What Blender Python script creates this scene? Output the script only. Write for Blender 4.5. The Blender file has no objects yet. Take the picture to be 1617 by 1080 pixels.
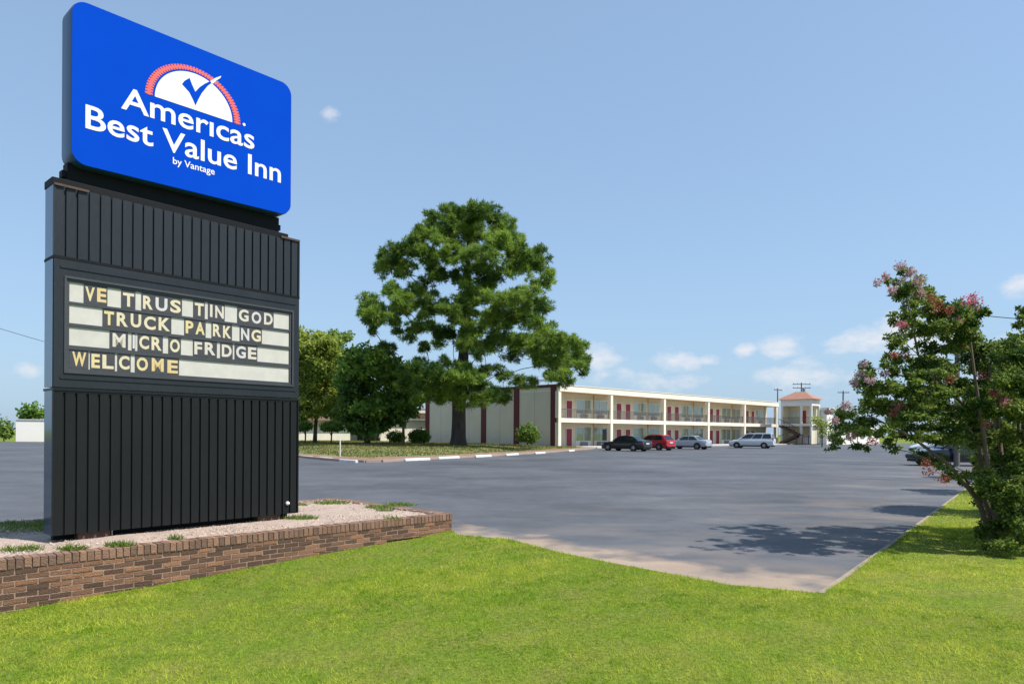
import bpy, bmesh, math, random
import numpy as np
from mathutils import Vector, Matrix
random.seed(7); RNG = np.random.default_rng(11)
R = math.radians
S = bpy.context.scene; COL = S.collection

# ------------------------------------------------------------------ camera, sky, sun, exposure
ROLL = 0.0055
cd = bpy.data.cameras.new("camera"); cam = bpy.data.objects.new("camera", cd); COL.objects.link(cam)
cd.sensor_width = 36; cd.lens = 24.0; cd.shift_y = 143/1617; cd.clip_start = .1; cd.clip_end = 3000
cam.matrix_world = Matrix.Translation((0, 0, 1.65)) @ Matrix.Rotation(R(90), 4, 'X') @ Matrix.Rotation(ROLL, 4, 'Z')
S.camera = cam
SUN_AZ = Vector((.94, -.34)).normalized(); SUN_EL = R(57)
sundir = Vector((SUN_AZ.x*math.cos(SUN_EL), SUN_AZ.y*math.cos(SUN_EL), math.sin(SUN_EL)))
sd = bpy.data.lights.new("sun", 'SUN'); sd.energy = 4.2; sd.angle = R(.53); sd.color = (1, .955, .88)
so = bpy.data.objects.new("sun", sd); COL.objects.link(so); so.location = (30, -20, 60)
so.rotation_euler = (-sundir).to_track_quat('-Z', 'Y').to_euler()
S.view_settings.view_transform = 'Standard'; S.view_settings.look = 'None'
S.view_settings.exposure = 0.55; S.view_settings.gamma = 1.0
S.cycles.use_denoising = True
S.cycles.max_bounces = 6; S.cycles.transparent_max_bounces = 16

def at(px, py, Y):
    """point seen at photo pixel px,py, at depth Y"""
    u = ((px-808.5)+ROLL*(py-683))/1078; v = ((683-py)+ROLL*(px-808.5))/1078
    return Vector((u*Y, Y, 1.65+v*Y))

W = bpy.data.worlds.new("World"); S.world = W; W.use_nodes = True
def build_world():
    nt = W.node_tree; N = nt.nodes; L = nt.links; N.clear()
    def nd(t, **k):
        n = N.new(t)
        for a, b in k.items(): setattr(n, a, b)
        return n
    def mth(op, a, b=None, c=None, clamp=False):
        n = nd('ShaderNodeMath', operation=op, use_clamp=clamp)
        for i, x in enumerate((a, b, c)):
            if x is None: continue
            if isinstance(x, (int, float)): n.inputs[i].default_value = x
            else: L.new(x, n.inputs[i])
        return n.outputs[0]
    out = nd('ShaderNodeOutputWorld'); bg = nd('ShaderNodeBackground'); bg.inputs[1].default_value = .15
    sky = nd('ShaderNodeTexSky', sky_type='NISHITA'); sky.sun_disc = False
    sky.sun_elevation = SUN_EL; sky.sun_rotation = math.atan2(SUN_AZ.x, SUN_AZ.y)
    sky.air_density = 1.0; sky.dust_density = .4; sky.ozone_density = 3.0; sky.altitude = 100
    tc = nd('ShaderNodeTexCoord'); sx = nd('ShaderNodeSeparateXYZ'); L.new(tc.outputs['Generated'], sx.inputs[0])
    az = mth('ARCTAN2', sx.outputs[0], sx.outputs[1]); el = mth('ARCSINE', sx.outputs[2])
    nz = nd('ShaderNodeTexNoise'); nz.inputs['Scale'].default_value = 26; nz.inputs['Detail'].default_value = 7; nz.inputs['Roughness'].default_value = .6
    mp = nd('ShaderNodeMapping'); mp.inputs['Scale'].default_value = (1, 1, 1.9); L.new(tc.outputs['Generated'], mp.inputs[0]); L.new(mp.outputs[0], nz.inputs['Vector'])
    nz2 = nd('ShaderNodeTexNoise'); nz2.inputs['Scale'].default_value = 7; nz2.inputs['Detail'].default_value = 3; L.new(mp.outputs[0], nz2.inputs['Vector'])
    blobs = [(522,180,24,15,.50),(615,214,26,10,.2),(46,583,30,13,.6),(948,566,40,22,.75),(975,590,60,22,.5),(1070,574,46,17,.8),(1120,570,24,9,.7),(1060,600,90,22,.5),
             (1176,553,18,10,.9),(1230,551,34,16,.95),(1255,592,66,26,.75),(1330,545,40,18,.7),(1372,535,55,24,.8),(1418,515,44,28,.9),(1468,540,50,30,.8),(1470,650,60,14,.6),
             (1610,452,28,20,.7),(1350,600,90,28,.55),(1580,560,90,40,.5),(-200,540,90,30,.8),(-420,470,120,40,.9),(1800,520,120,50,.9),(2100,430,150,50,.8)]
    acc = None
    for px, py, w, h, s in blobs:
        p = at(px, py, 1.0)-Vector((0,0,1.65)); p.normalize()
        a0 = math.atan2(p.x, p.y); e0 = math.asin(p.z); k = p.y
        wa = w/1078*k*k*1.0+.004; wh = h/1078*k+.003
        a = mth('MULTIPLY', mth('SUBTRACT', az, a0), 1/wa); b = mth('MULTIPLY', mth('SUBTRACT', el, e0), 1/wh)
        g = mth('MULTIPLY', mth('POWER', 2.718, mth('MULTIPLY', mth('ADD', mth('MULTIPLY', a, a), mth('MULTIPLY', b, b)), -1.0)), s)
        acc = g if acc is None else mth('MAXIMUM', acc, g)
    # other low fair weather clouds round the rest of the horizon
    lowband = mth('MULTIPLY', mth('SUBTRACT', 1, mth('MULTIPLY', mth('ABSOLUTE', mth('SUBTRACT', el, .09)), 9), clamp=True), mth('GREATER_THAN', mth('ABSOLUTE', az), 1.0))
    acc = mth('MAXIMUM', acc, mth('MULTIPLY', lowband, mth('MULTIPLY', mth('SUBTRACT', nz2.outputs[0], .45, clamp=True), 4, clamp=True)))
    m = mth('MULTIPLY', mth('SUBTRACT', mth('ADD', mth('MULTIPLY', acc, 1.0), mth('MULTIPLY', mth('SUBTRACT', nz.outputs[0], .5), 1.5)), .30), 1.7, clamp=True)
    m = mth('MULTIPLY', m, mth('MULTIPLY', acc, 2.2, clamp=True), clamp=True)
    # thin veil near the horizon
    mix = nd('ShaderNodeMix', data_type='RGBA'); mix.clamp_factor = True
    veil = mth('ADD', .52, mth('MULTIPLY', mth('POWER', 2.718, mth('MULTIPLY', mth('ABSOLUTE', el), -5.0)), .42))
    vm = nd('ShaderNodeMix', data_type='RGBA'); L.new(veil, vm.inputs[0]); L.new(sky.outputs[0], vm.inputs[6]); vm.inputs[7].default_value = (1.62, 2.36, 3.25, 1)
    L.new(mth('MULTIPLY', m, .82), mix.inputs[0]); L.new(vm.outputs[2], mix.inputs[6]); mix.inputs[7].default_value = (3.9, 3.95, 4.15, 1)
    L.new(mix.outputs[2], bg.inputs[0]); L.new(bg.outputs[0], out.inputs[0])
build_world()

# ------------------------------------------------------------------ helpers
class MB:
    def __init__(s): s.v = []; s.f = []; s.m = []
    def add(s, vs, fs, mi=0):
        o = len(s.v); s.v += [tuple(v) for v in vs]; s.f += [tuple(i+o for i in f) for f in fs]; s.m += [mi]*len(fs); return s
    def box(s, x0, x1, y0, y1, z0, z1, mi=0, b=0.0):
        if b <= 0:
            vs = [(x0,y0,z0),(x1,y0,z0),(x1,y1,z0),(x0,y1,z0),(x0,y0,z1),(x1,y0,z1),(x1,y1,z1),(x0,y1,z1)]
            return s.add(vs, [(0,3,2,1),(4,5,6,7),(0,1,5,4),(1,2,6,5),(2,3,7,6),(3,0,4,7)], mi)
        bm = bmesh.new(); bmesh.ops.create_cube(bm, size=1)
        for v in bm.verts: v.co = ((x0+x1)/2+v.co.x*(x1-x0), (y0+y1)/2+v.co.y*(y1-y0), (z0+z1)/2+v.co.z*(z1-z0))
        bmesh.ops.bevel(bm, geom=bm.edges[:], offset=b, segments=2, affect='EDGES', profile=.5)
        s.bm(bm, mi); bm.free(); return s
    def bm(s, bm, mi=0, M=None):
        bm.verts.index_update(); return s.add([(M @ v.co if M else v.co) for v in bm.verts], [[v.index for v in f.verts] for f in bm.faces], mi)
    def tube(s, pts, rad, n=8, mi=0, cap=True):
        pts = [Vector(p) for p in pts]; rad = rad if hasattr(rad, '__len__') else [rad]*len(pts); rings = []; vs = []; fs = []
        ref = Vector((0,0,1)) if abs((pts[-1]-pts[0]).normalized().z) < .9 else Vector((1,0,0))
        for i, p in enumerate(pts):
            d = (pts[min(i+1,len(pts)-1)]-pts[max(i-1,0)]).normalized(); a = d.cross(ref).normalized(); c = d.cross(a)
            for k in range(n):
                t = 2*math.pi*k/n; vs.append(p+(a*math.cos(t)+c*math.sin(t))*rad[i])
        for i in range(len(pts)-1):
            for k in range(n): fs.append((i*n+k, i*n+(k+1)%n, (i+1)*n+(k+1)%n, (i+1)*n+k))
        if cap: fs += [tuple(range(n))[::-1], tuple((len(pts)-1)*n+k for k in range(n))]
        return s.add(vs, fs, mi)
    def lathe(s, prof, n=24, M=None, mi=0):
        vs = []; fs = []; M = M or Matrix()
        for r, z in prof:
            for k in range(n): t = 2*math.pi*k/n; vs.append(M @ Vector((r*math.cos(t), r*math.sin(t), z)))
        for i in range(len(prof)-1):
            for k in range(n): fs.append((i*n+k, i*n+(k+1)%n, (i+1)*n+(k+1)%n, (i+1)*n+k))
        return s.add(vs, fs, mi)
    def prism(s, poly, y0, y1, mi=0, plane='xz'):
        """polygon in xz, extruded along y"""
        n = len(poly)
        if plane == 'xz': vs = [(x,y0,z) for x,z in poly]+[(x,y1,z) for x,z in poly]
        else: vs = [(x,y,y0) for x,y in poly]+[(x,y,y1) for x,y in poly]
        fs = [tuple(range(n)), tuple(range(2*n-1, n-1, -1))]+[(i, i+n, (i+1)%n+n, (i+1)%n) for i in range(n)]
        return s.add(vs, fs, mi)
    def build(s, name, mats, parent=None, smooth=False, fix=True):
        me = bpy.data.meshes.new(name); me.from_pydata(s.v, [], s.f)
        for m in (mats if isinstance(mats, (list, tuple)) else [mats]): me.materials.append(m)
        me.polygons.foreach_set('material_index', s.m)
        if fix:
            bm = bmesh.new(); bm.from_mesh(me); bmesh.ops.recalc_face_normals(bm, faces=bm.faces[:]); bm.to_mesh(me); bm.free()
        if smooth:
            me.polygons.foreach_set('use_smooth', [True]*len(me.polygons))
            if smooth != True: 
                me.update(); me.set_sharp_from_angle(angle=R(smooth))
        me.update(); o = bpy.data.objects.new(name, me); COL.objects.link(o)
        if parent: o.parent = parent
        return o

def tag(o, label=None, cat=None, group=None, kind=None):
    for k, v in (('label', label), ('category', cat), ('group', group), ('kind', kind)):
        if v: o[k] = v
    return o
def empty(name, loc=(0,0,0), rz=0):
    o = bpy.data.objects.new(name, None); COL.objects.link(o); o.location = loc; o.rotation_euler = (0,0,rz); o.empty_display_size = .3; return o
def copy_tree(o, parent=None):
    c = o.copy(); COL.objects.link(c)
    if parent: c.parent = parent
    for ch in list(o.children): copy_tree(ch, c)
    return c
def text_mesh(body, size, depth=.004, offset=0.0, spacing=1.0, sx=1.0):
    cu = bpy.data.curves.new('txt', 'FONT'); cu.body = body; cu.size = size; cu.extrude = depth; cu.offset = offset; cu.space_character = spacing; cu.resolution_u = 4
    o = bpy.data.objects.new('txt', cu); COL.objects.link(o)
    dg = bpy.context.evaluated_depsgraph_get(); me = bpy.data.meshes.new_from_object(o.evaluated_get(dg))
    vs = [(v.co.x*sx, v.co.y, v.co.z) for v in me.vertices]; fs = [tuple(p.vertices) for p in me.polygons]
    bpy.data.objects.remove(o); bpy.data.curves.remove(cu); bpy.data.meshes.remove(me); return vs, fs

# ------------------------------------------------------------------ materials
def mat(name, col, rough=.6, col2=None, scale=4.0, amt=.5, bump=0.0, bscale=None, metal=0.0, stretch=(1,1,1), spec=None, coat=0, detail=6, fine=0.0):
    m = bpy.data.materials.new(name); m.use_nodes = True; nt = m.node_tree; N = nt.nodes; L = nt.links; p = N['Principled BSDF']
    p.inputs['Roughness'].default_value = rough; p.inputs['Metallic'].default_value = metal
    if spec is not None: p.inputs['Specular IOR Level'].default_value = spec
    if coat: p.inputs['Coat Weight'].default_value = coat; p.inputs['Coat Roughness'].default_value = .06
    c1 = (*col, 1); c2 = (*(col2 if col2 else [x*.72 for x in col]), 1)
    tc = N.new('ShaderNodeTexCoord'); mp = N.new('ShaderNodeMapping'); mp.inputs['Scale'].default_value = stretch; L.new(tc.outputs['Object'], mp.inputs[0])
    nz = N.new('ShaderNodeTexNoise'); nz.inputs['Scale'].default_value = scale; nz.inputs['Detail'].default_value = detail; nz.inputs['Roughness'].default_value = .62; L.new(mp.outputs[0], nz.inputs[0])
    rp = N.new('ShaderNodeMapRange'); rp.inputs[1].default_value = .36; rp.inputs[2].default_value = .68; rp.inputs[3].default_value = 0; rp.inputs[4].default_value = amt; L.new(nz.outputs[0], rp.inputs[0])
    mx = N.new('ShaderNodeMix'); mx.data_type = 'RGBA'; mx.inputs[6].default_value = c1; mx.inputs[7].default_value = c2; L.new(rp.outputs[0], mx.inputs[0]); last = mx.outputs[2]
    if fine:
        n2 = N.new('ShaderNodeTexNoise'); n2.inputs['Scale'].default_value = scale*14; n2.inputs['Detail'].default_value = 3; L.new(mp.outputs[0], n2.inputs[0])
        r2 = N.new('ShaderNodeMapRange'); r2.inputs[1].default_value = .3; r2.inputs[2].default_value = .7; r2.inputs[3].default_value = 1-fine; r2.inputs[4].default_value = 1+fine; L.new(n2.outputs[0], r2.inputs[0])
        ml = N.new('ShaderNodeVectorMath'); ml.operation = 'SCALE'; L.new(last, ml.inputs[0]); L.new(r2.outputs[0], ml.inputs['Scale']); last = ml.outputs[0]
    L.new(last, p.inputs['Base Color'])
    if bump:
        nb = N.new('ShaderNodeTexNoise'); nb.inputs['Scale'].default_value = bscale or scale*6; nb.inputs['Detail'].default_value = 4; L.new(mp.outputs[0], nb.inputs[0])
        bp = N.new('ShaderNodeBump'); bp.inputs['Strength'].default_value = bump; bp.inputs['Distance'].default_value = .02; L.new(nb.outputs[0], bp.inputs['Height']); L.new(bp.outputs[0], p.inputs['Normal'])
    return m
def leaf_mat(name, ca, cb, trans=.35, rough=.5, spec=.35):
    """leaf colour runs from ca to cb with the per leaf value 'tint'"""
    m = bpy.data.materials.new(name); m.use_nodes = True; nt = m.node_tree; N = nt.nodes; L = nt.links; p = N['Principled BSDF']
    a = N.new('ShaderNodeAttribute'); a.attribute_name = 'tint'
    mx = N.new('ShaderNodeMix'); mx.data_type = 'RGBA'; mx.inputs[6].default_value = (*ca,1); mx.inputs[7].default_value = (*cb,1); L.new(a.outputs['Fac'], mx.inputs[0])
    L.new(mx.outputs[2], p.inputs['Base Color']); p.inputs['Roughness'].default_value = rough; p.inputs['Specular IOR Level'].default_value = spec
    t = N.new('ShaderNodeBsdfTranslucent'); hs = N.new('ShaderNodeHueSaturation'); hs.inputs['Value'].default_value = 1.25; hs.inputs['Hue'].default_value = .485; L.new(mx.outputs[2], hs.inputs['Color']); L.new(hs.outputs[0], t.inputs[0])
    ms = N.new('ShaderNodeMixShader'); ms.inputs[0].default_value = trans; L.new(p.outputs[0], ms.inputs[1]); L.new(t.outputs[0], ms.inputs[2]); L.new(ms.outputs[0], N['Material Output'].inputs[0])
    return m
def attr_mat(name, ca, cb, rough=.85, bump=.5, bscale=60):
    m = mat(name, ca, rough, ca, 5, 0, bump, bscale); nt = m.node_tree; N = nt.nodes; L = nt.links; p = N['Principled BSDF']
    a = N.new('ShaderNodeAttribute'); a.attribute_name = 'tint'
    r = N.new('ShaderNodeValToRGB'); r.color_ramp.elements[0].color = (*ca,1); r.color_ramp.elements[1].color = (*cb,1); L.new(a.outputs['Fac'], r.inputs[0])
    nz = N.new('ShaderNodeTexNoise'); nz.inputs['Scale'].default_value = 40
    tc = N.new('ShaderNodeTexCoord'); L.new(tc.outputs['Object'], nz.inputs[0])
    mr = N.new('ShaderNodeMapRange'); mr.inputs[3].default_value = .75; mr.inputs[4].default_value = 1.25; L.new(nz.outputs[0], mr.inputs[0])
    ml = N.new('ShaderNodeVectorMath'); ml.operation = 'SCALE'; L.new(r.outputs[0], ml.inputs[0]); L.new(mr.outputs[0], ml.inputs['Scale']); L.new(ml.outputs[0], p.inputs['Base Color'])
    return m
def glass_mat(name, tint=(.02,.025,.03), refl=.5):
    m = bpy.data.materials.new(name); m.use_nodes = True; p = m.node_tree.nodes['Principled BSDF']
    p.inputs['Base Color'].default_value = (*tint,1); p.inputs['Roughness'].default_value = .06; p.inputs['Specular IOR Level'].default_value = refl; return m

M = {}
M['blue'] = mat('blue_sign_face', (.004,.064,.53), .45, (.003,.057,.48), 1.2, .5, spec=.0)
M['navy'] = mat('blue_sign_side', (.02,.07,.16), .35, (.03,.09,.2), 3)
M['white_vinyl'] = mat('white_vinyl', (.82,.82,.84), .4, (.76,.76,.79), 9)
M['salmon'] = mat('salmon_vinyl', (.78,.11,.085), .45, (.72,.13,.10), 9)
M['charcoal_dimmed'] = mat('charcoal_dimmed_metal', (.0115,.0128,.0138), .40, (.008,.009,.0098), 2.5, .8, .06, 30, stretch=(1,1,.25), fine=.10, spec=.3)  # same cabinet paint, darkened in colour to imitate a weaker sky reflection
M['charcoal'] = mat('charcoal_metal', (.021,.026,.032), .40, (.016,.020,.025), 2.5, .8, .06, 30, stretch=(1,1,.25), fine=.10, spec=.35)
M['charcoal_sky_tint'] = mat('charcoal_sky_tint_metal', (.07,.12,.18), .10, (.08,.13,.18), 2, spec=1.0, metal=.6)  # cabinet sides, blue of the reflected sky mixed into the base colour
M['black'] = mat('black_metal', (.008,.009,.011), .6, (.012,.012,.014), 6, spec=.15)
M['rust'] = mat('rusty_flashing', (.10,.055,.042), .8, (.05,.034,.03), 18, .8)
M['board_white'] = mat('reader_white', (.60,.575,.51), .42, (.50,.475,.44), 5, .7)
M['board_grey'] = mat('reader_track', (.045,.05,.057), .45, (.065,.065,.07), 6, .6)
M['tile'] = mat('letter_tile_black', (.052,.053,.062), .4, (.075,.072,.075), 12, .6)
for i, c in enumerate([(.70,.58,.29),(.69,.61,.41),(.64,.59,.49),(.68,.52,.25),(.62,.59,.57)]): M['let%d' % i] = mat('letter_paint_%d' % i, c, .5, [x*.75 for x in c], 14, .6)
M['brick'] = attr_mat('brick', (.086,.047,.031), (.29,.145,.080), .9, .6, 70)
M['coping'] = attr_mat('brick_coping', (.13,.078,.056), (.30,.17,.11), .9, .6, 70)
M['mortar'] = mat('mortar', (.36,.24,.18), .95, (.27,.18,.135), 12, .8, .6, 80)
M['gravel'] = mat('gravel', (.46,.355,.285), .95, (.32,.24,.19), 3, .7, 1.0, 60, fine=.25)
M['stone'] = attr_mat('gravel_stone', (.21,.15,.12), (.60,.475,.39), .9, .2)
M['cream'] = mat('cream_paint', (.82,.755,.625), .7, (.73,.66,.53), 1.2, .6, .1, 30)
M['cream_wall'] = mat('cream_yellow_wall', (.68,.61,.45), .8, (.60,.53,.38), .9, .6, .1, 30)
M['beige'] = mat('beige_stucco', (.73,.63,.54), .85, (.65,.56,.48), .5, .7, .2, 25)
M['soffit'] = mat('tan_soffit', (.50,.33,.16), .8, (.42,.27,.13), 1)
M['maroon'] = mat('maroon_paint', (.115,.008,.014), .6, (.09,.008,.012), 2)
M['red_door'] = mat('crimson_door', (.27,.010,.035), .5, (.22,.01,.03), 3)
M['dark_door'] = mat('dark_door', (.02,.025,.035), .5)
M['roofing'] = mat('roof_membrane', (.30,.29,.27), .9, (.22,.21,.2), .6)
M['curtain'] = mat('pale_curtain', (.62,.63,.55), .9, (.48,.50,.43), 6, .8, stretch=(1,1,.1))
M['pane'] = glass_mat('window_glass', (.10,.12,.11), .6)
def clear_glass():
    m = bpy.data.materials.new('clear_window_glass'); m.use_nodes = True; nt = m.node_tree; t = nt.nodes.new('ShaderNodeBsdfTransparent'); t.inputs[0].default_value = (.85,.9,.88,1); g = nt.nodes.new('ShaderNodeBsdfGlossy'); g.inputs['Roughness'].default_value = .04; x = nt.nodes.new('ShaderNodeMixShader'); x.inputs[0].default_value = .18
    nt.links.new(t.outputs[0], x.inputs[1]); nt.links.new(g.outputs[0], x.inputs[2]); nt.links.new(x.outputs[0], nt.nodes['Material Output'].inputs[0]); return m
M['pane_clear'] = clear_glass()
M['rail'] = mat('grey_railing', (.13,.12,.12), .5, (.09,.085,.09), 5)
M['ac'] = mat('grey_ac_unit', (.34,.35,.37), .6, (.26,.27,.29), 12)
M['concrete'] = mat('pale_concrete', (.52,.49,.44), .9, (.40,.37,.33), 3, .7, .3, 40)
M['white_paint'] = mat('white_stop_paint', (.74,.74,.74), .7, (.50,.48,.46), 5, .7, .3, 30)
M['tile_roof'] = mat('terracotta_tiles', (.38,.19,.13), .8, (.29,.14,.095), 2.5, .8, .5, 9)
M['brown'] = mat('brown_stair_metal', (.055,.028,.022), .6, (.04,.02,.016), 4)
M['brown_roof'] = mat('brown_shingles', (.16,.105,.065), .9, (.11,.07,.05), 3, .8)
M['wood'] = mat('weathered_pole', (.14,.125,.115), .9, (.09,.08,.075), 4, .8, stretch=(6,6,.4))
M['metal'] = mat('grey_metal', (.30,.31,.32), .45, (.22,.23,.24), 8, metal=.6)
M['white_wall'] = mat('white_wall', (.78,.74,.68), .8, (.70,.66,.60), .4, .5)
M['bark'] = mat('pine_bark', (.085,.062,.052), .95, (.035,.027,.024), 3, .9, 1.0, 9, stretch=(1,1,.3))
M['bark_pale'] = mat('myrtle_bark', (.20,.15,.11), .85, (.10,.075,.055), 5, .8, .4, 20, stretch=(1,1,.3))
M['bark_yellow'] = mat('yellow_bark', (.30,.24,.10), .9, (.2,.15,.07), 4, .8)
M['pine'] = leaf_mat('pine_needles', (.028,.085,.015), (.28,.42,.062), .44, .5)
M['oak'] = leaf_mat('dark_leaves', (.030,.085,.012), (.23,.37,.055), .36, .5)
M['yellow_tree'] = leaf_mat('yellow_green_leaves', (.14,.21,.022), (.43,.49,.10), .45, .5)
M['mid_tree'] = leaf_mat('mid_green_leaves', (.07,.14,.02), (.23,.33,.06), .4, .5)
M['myrtle'] = leaf_mat('myrtle_leaves', (.026,.075,.013), (.26,.34,.062), .42, .5, .2)
M['shrub'] = leaf_mat('shrub_leaves', (.04,.095,.012), (.22,.34,.05), .3, .5)
M['blossom'] = leaf_mat('pink_blossom', (.42,.09,.13), (.60,.24,.29), .4, .7)
M['blossom_pale'] = leaf_mat('faded_blossom', (.38,.23,.24), (.55,.38,.38), .4, .8)
M['blossom_rust'] = leaf_mat('rusty_leaves', (.22,.05,.03), (.36,.12,.06), .3, .6)
M['grass'] = leaf_mat('grass_blades', (.140,.285,.006), (.68,.68,.115), .44, .75, .05)
M['turf'] = leaf_mat('dry_turf', (.055,.105,.012), (.34,.28,.11), .3, .75, .05)
M['weed'] = leaf_mat('weed_blades', (.06,.13,.018), (.22,.30,.05), .35, .5)
M['tyre'] = mat('tyre_rubber', (.014,.014,.015), .85)
M['rim'] = mat('alloy_rim', (.55,.56,.58), .3, (.45,.46,.48), 8, metal=.7)
M['lens_red'] = mat('tail_lens', (.45,.02,.02), .2)
M['lens_clear'] = mat('head_lens', (.65,.66,.68), .12)
M['plate'] = mat('licence_plate', (.62,.66,.72), .5)
M['car_glass'] = glass_mat('car_glass', (.012,.014,.017), .7)
M['trim'] = mat('black_trim', (.015,.015,.016), .6)
def paint(n, c, metal=.0): return mat(n, c, .28, [x*.92 for x in c], 1, .5, metal=metal, coat=.7)

def asphalt_mat():
    m = mat('asphalt', (.106,.110,.120), .70, (.052,.055,.064), .19, 1.0, .35, 110, spec=.45, fine=.10); nt = m.node_tree; N = nt.nodes; L = nt.links; p = N['Principled BSDF']
    base = p.inputs['Base Color'].links[0].from_socket
    def mth(op, a, b=None, clamp=False):
        n = N.new('ShaderNodeMath'); n.operation = op; n.use_clamp = clamp
        for i, x in enumerate((a, b)):
            if x is None: continue
            if isinstance(x, (int, float)): n.inputs[i].default_value = x
            else: L.new(x, n.inputs[i])
        return n.outputs[0]
    tc = N.new('ShaderNodeTexCoord'); sx = N.new('ShaderNodeSeparateXYZ'); L.new(tc.outputs['Object'], sx.inputs[0]); X, Y = sx.outputs[0], sx.outputs[1]
    def noise(scale, stretch=(1,1,1), det=5, rot=0):
        mp = N.new('ShaderNodeMapping'); mp.inputs['Scale'].default_value = stretch; mp.inputs['Rotation'].default_value = (0,0,rot); L.new(tc.outputs['Object'], mp.inputs[0])
        n = N.new('ShaderNodeTexNoise'); n.inputs['Scale'].default_value = scale; n.inputs['Detail'].default_value = det; L.new(mp.outputs[0], n.inputs[0]); return n.outputs[0]
    def line(px, py, nx, ny): return mth('ADD', mth('MULTIPLY', mth('SUBTRACT', X, px), nx), mth('MULTIPLY', mth('SUBTRACT', Y, py), ny))
    def band(d, w, nz, k): # sand washed up along an edge: 1 at the edge, gone at w
        return mth('MULTIPLY', mth('SUBTRACT', 1.0, mth('DIVIDE', mth('ADD', d, mth('MULTIPLY', mth('SUBTRACT', nz, .5), k)), w), clamp=True), 1.5, clamp=True)
    d1 = line(-.88, 10.9, .695, .719); d2 = line(3.17, 6.95, -.79, .61)
    n1 = noise(1.3, (1,1,1), 6, R(-44)); n2 = noise(.45, (1,1.8,1), 7, R(30))
    s1 = mth('MULTIPLY', band(mth('ABSOLUTE', d1), .95, n1, 2.6), mth('MULTIPLY', mth('ADD', X, 1.6), 1.2, clamp=True)); s2 = mth('MULTIPLY', mth('SUBTRACT', 1.0, mth('DIVIDE', d2, 7.0), clamp=True), mth('MULTIPLY', mth('SUBTRACT', n2, .46, clamp=True), 5.5, clamp=True))
    s = mth('MULTIPLY', mth('MAXIMUM', mth('MULTIPLY', s1, .9), mth('MULTIPLY', s2, .30)), mth('ADD', .6, mth('MULTIPLY', noise(30), .7)), clamp=True)
    mx = N.new('ShaderNodeMix'); mx.data_type = 'RGBA'; L.new(s, mx.inputs[0]); L.new(base, mx.inputs[6]); mx.inputs[7].default_value = (.37,.275,.195,1)
    # long worn streaks of the traffic lanes and a few sealed cracks
    st = mth('MULTIPLY', mth('SUBTRACT', noise(.35, (1,4,1), 6, R(8)), .5), .5)
    sc = N.new('ShaderNodeVectorMath'); sc.operation = 'SCALE'; L.new(mx.outputs[2], sc.inputs[0]); L.new(mth('ADD', 1.0, st), sc.inputs['Scale'])
    L.new(sc.outputs[0], p.inputs['Base Color']); return m
M['asphalt'] = asphalt_mat()
M['lawn'] = mat('lawn_soil', (.110,.170,.020), .95, (.20,.18,.055), 1.6, .7, .8, 40, fine=.3, spec=.05)
M['field'] = mat('field', (.12,.185,.02), .95, (.20,.20,.055), .12, .8, .5, 8, fine=.25, spec=.05)
M['island'] = mat('island_grass', (.10,.145,.028), .95, (.22,.185,.085), .28, .8, .6, 12, fine=.25)
M['mulch'] = mat('mulch', (.20,.105,.065), .95, (.30,.21,.14), 1.2, .8, .8, 12, fine=.3)

# ------------------------------------------------------------------ ground
A_ED = [(-.88,10.9),(-.03,10.36),(.66,9.28),(1.65,8.2),(2.37,7.36),(3.17,6.97)]      # lawn / asphalt edge
K_ED = [(3.17,6.97),(4.71,8.94),(6.48,11.22),(11.8,18.12),(20.2,29.0),(41,56),(60,81)]  # kerb edge on the right
PO = Vector((-.98, 11.26)); PD = Vector((.7071,.7071)); PN = Vector((-.7071,.7071))   # planter corner, along the wall, back
def lawn_z(x, y):
    s = (x-PO.x)*PD.x+(y-PO.y)*PD.y; s = np.clip(s, -10, 0) if not np.isscalar(s) else max(-10, min(0, s))
    return .03+.046*s+.012*np.sin(x*1.7+.6)*np.cos(y*1.3)
def sheet(name, poly, zf, m, step, lim=None, kind='structure'):
    bm = bmesh.new(); f = bm.faces.new([bm.verts.new((x,y,0)) for x,y in poly]); bmesh.ops.triangulate(bm, faces=[f])
    if step:
        xs = [p[0] for p in poly]; ys = [p[1] for p in poly]; lim = lim or (min(xs),max(xs),min(ys),max(ys))
        for ax, a, b in ((0,lim[0],lim[1]),(1,lim[2],lim[3])):
            t = a+step*.5
            while t < b:
                bmesh.ops.bisect_plane(bm, geom=bm.verts[:]+bm.edges[:]+bm.faces[:], plane_co=((t,0,0) if ax==0 else (0,t,0)), plane_no=((1,0,0) if ax==0 else (0,1,0))); t += step
        bmesh.ops.triangulate(bm, faces=bm.faces[:])
    bmesh.ops.recalc_face_normals(bm, faces=bm.faces[:])
    if sum(f.normal.z for f in bm.faces) < 0: bmesh.ops.reverse_faces(bm, faces=bm.faces[:])
    for v in bm.verts: v.co.z = zf(v.co.x, v.co.y)
    me = bpy.data.meshes.new(name); bm.to_mesh(me); bm.free(); me.materials.append(m); me.polygons.foreach_set('use_smooth', [True]*len(me.polygons))
    o = bpy.data.objects.new(name, me); COL.objects.link(o); tag(o, kind=kind); return o
sheet('ground', [(-1500,-300),(1500,-300),(1500,2500),(-1500,2500)], lambda x,y: -.55, M['field'], 0)
pl_left = PO+PD*-10.5
LAWN = [(pl_left.x-25,pl_left.y-25),(pl_left.x,pl_left.y),(PO.x,PO.y)]+A_ED+K_ED[1:]+[(64,78),(40,20),(30,-12),(-25,-14)]
sheet('lawn', LAWN, lambda x,y: float(lawn_z(x,y)), M['lawn'], .6, (-9,16,1,22))
asl = PO+PD*-10.5+PN*.9
def off(pts, dx, dy): return [(x+dx,y+dy) for x,y in pts]
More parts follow.
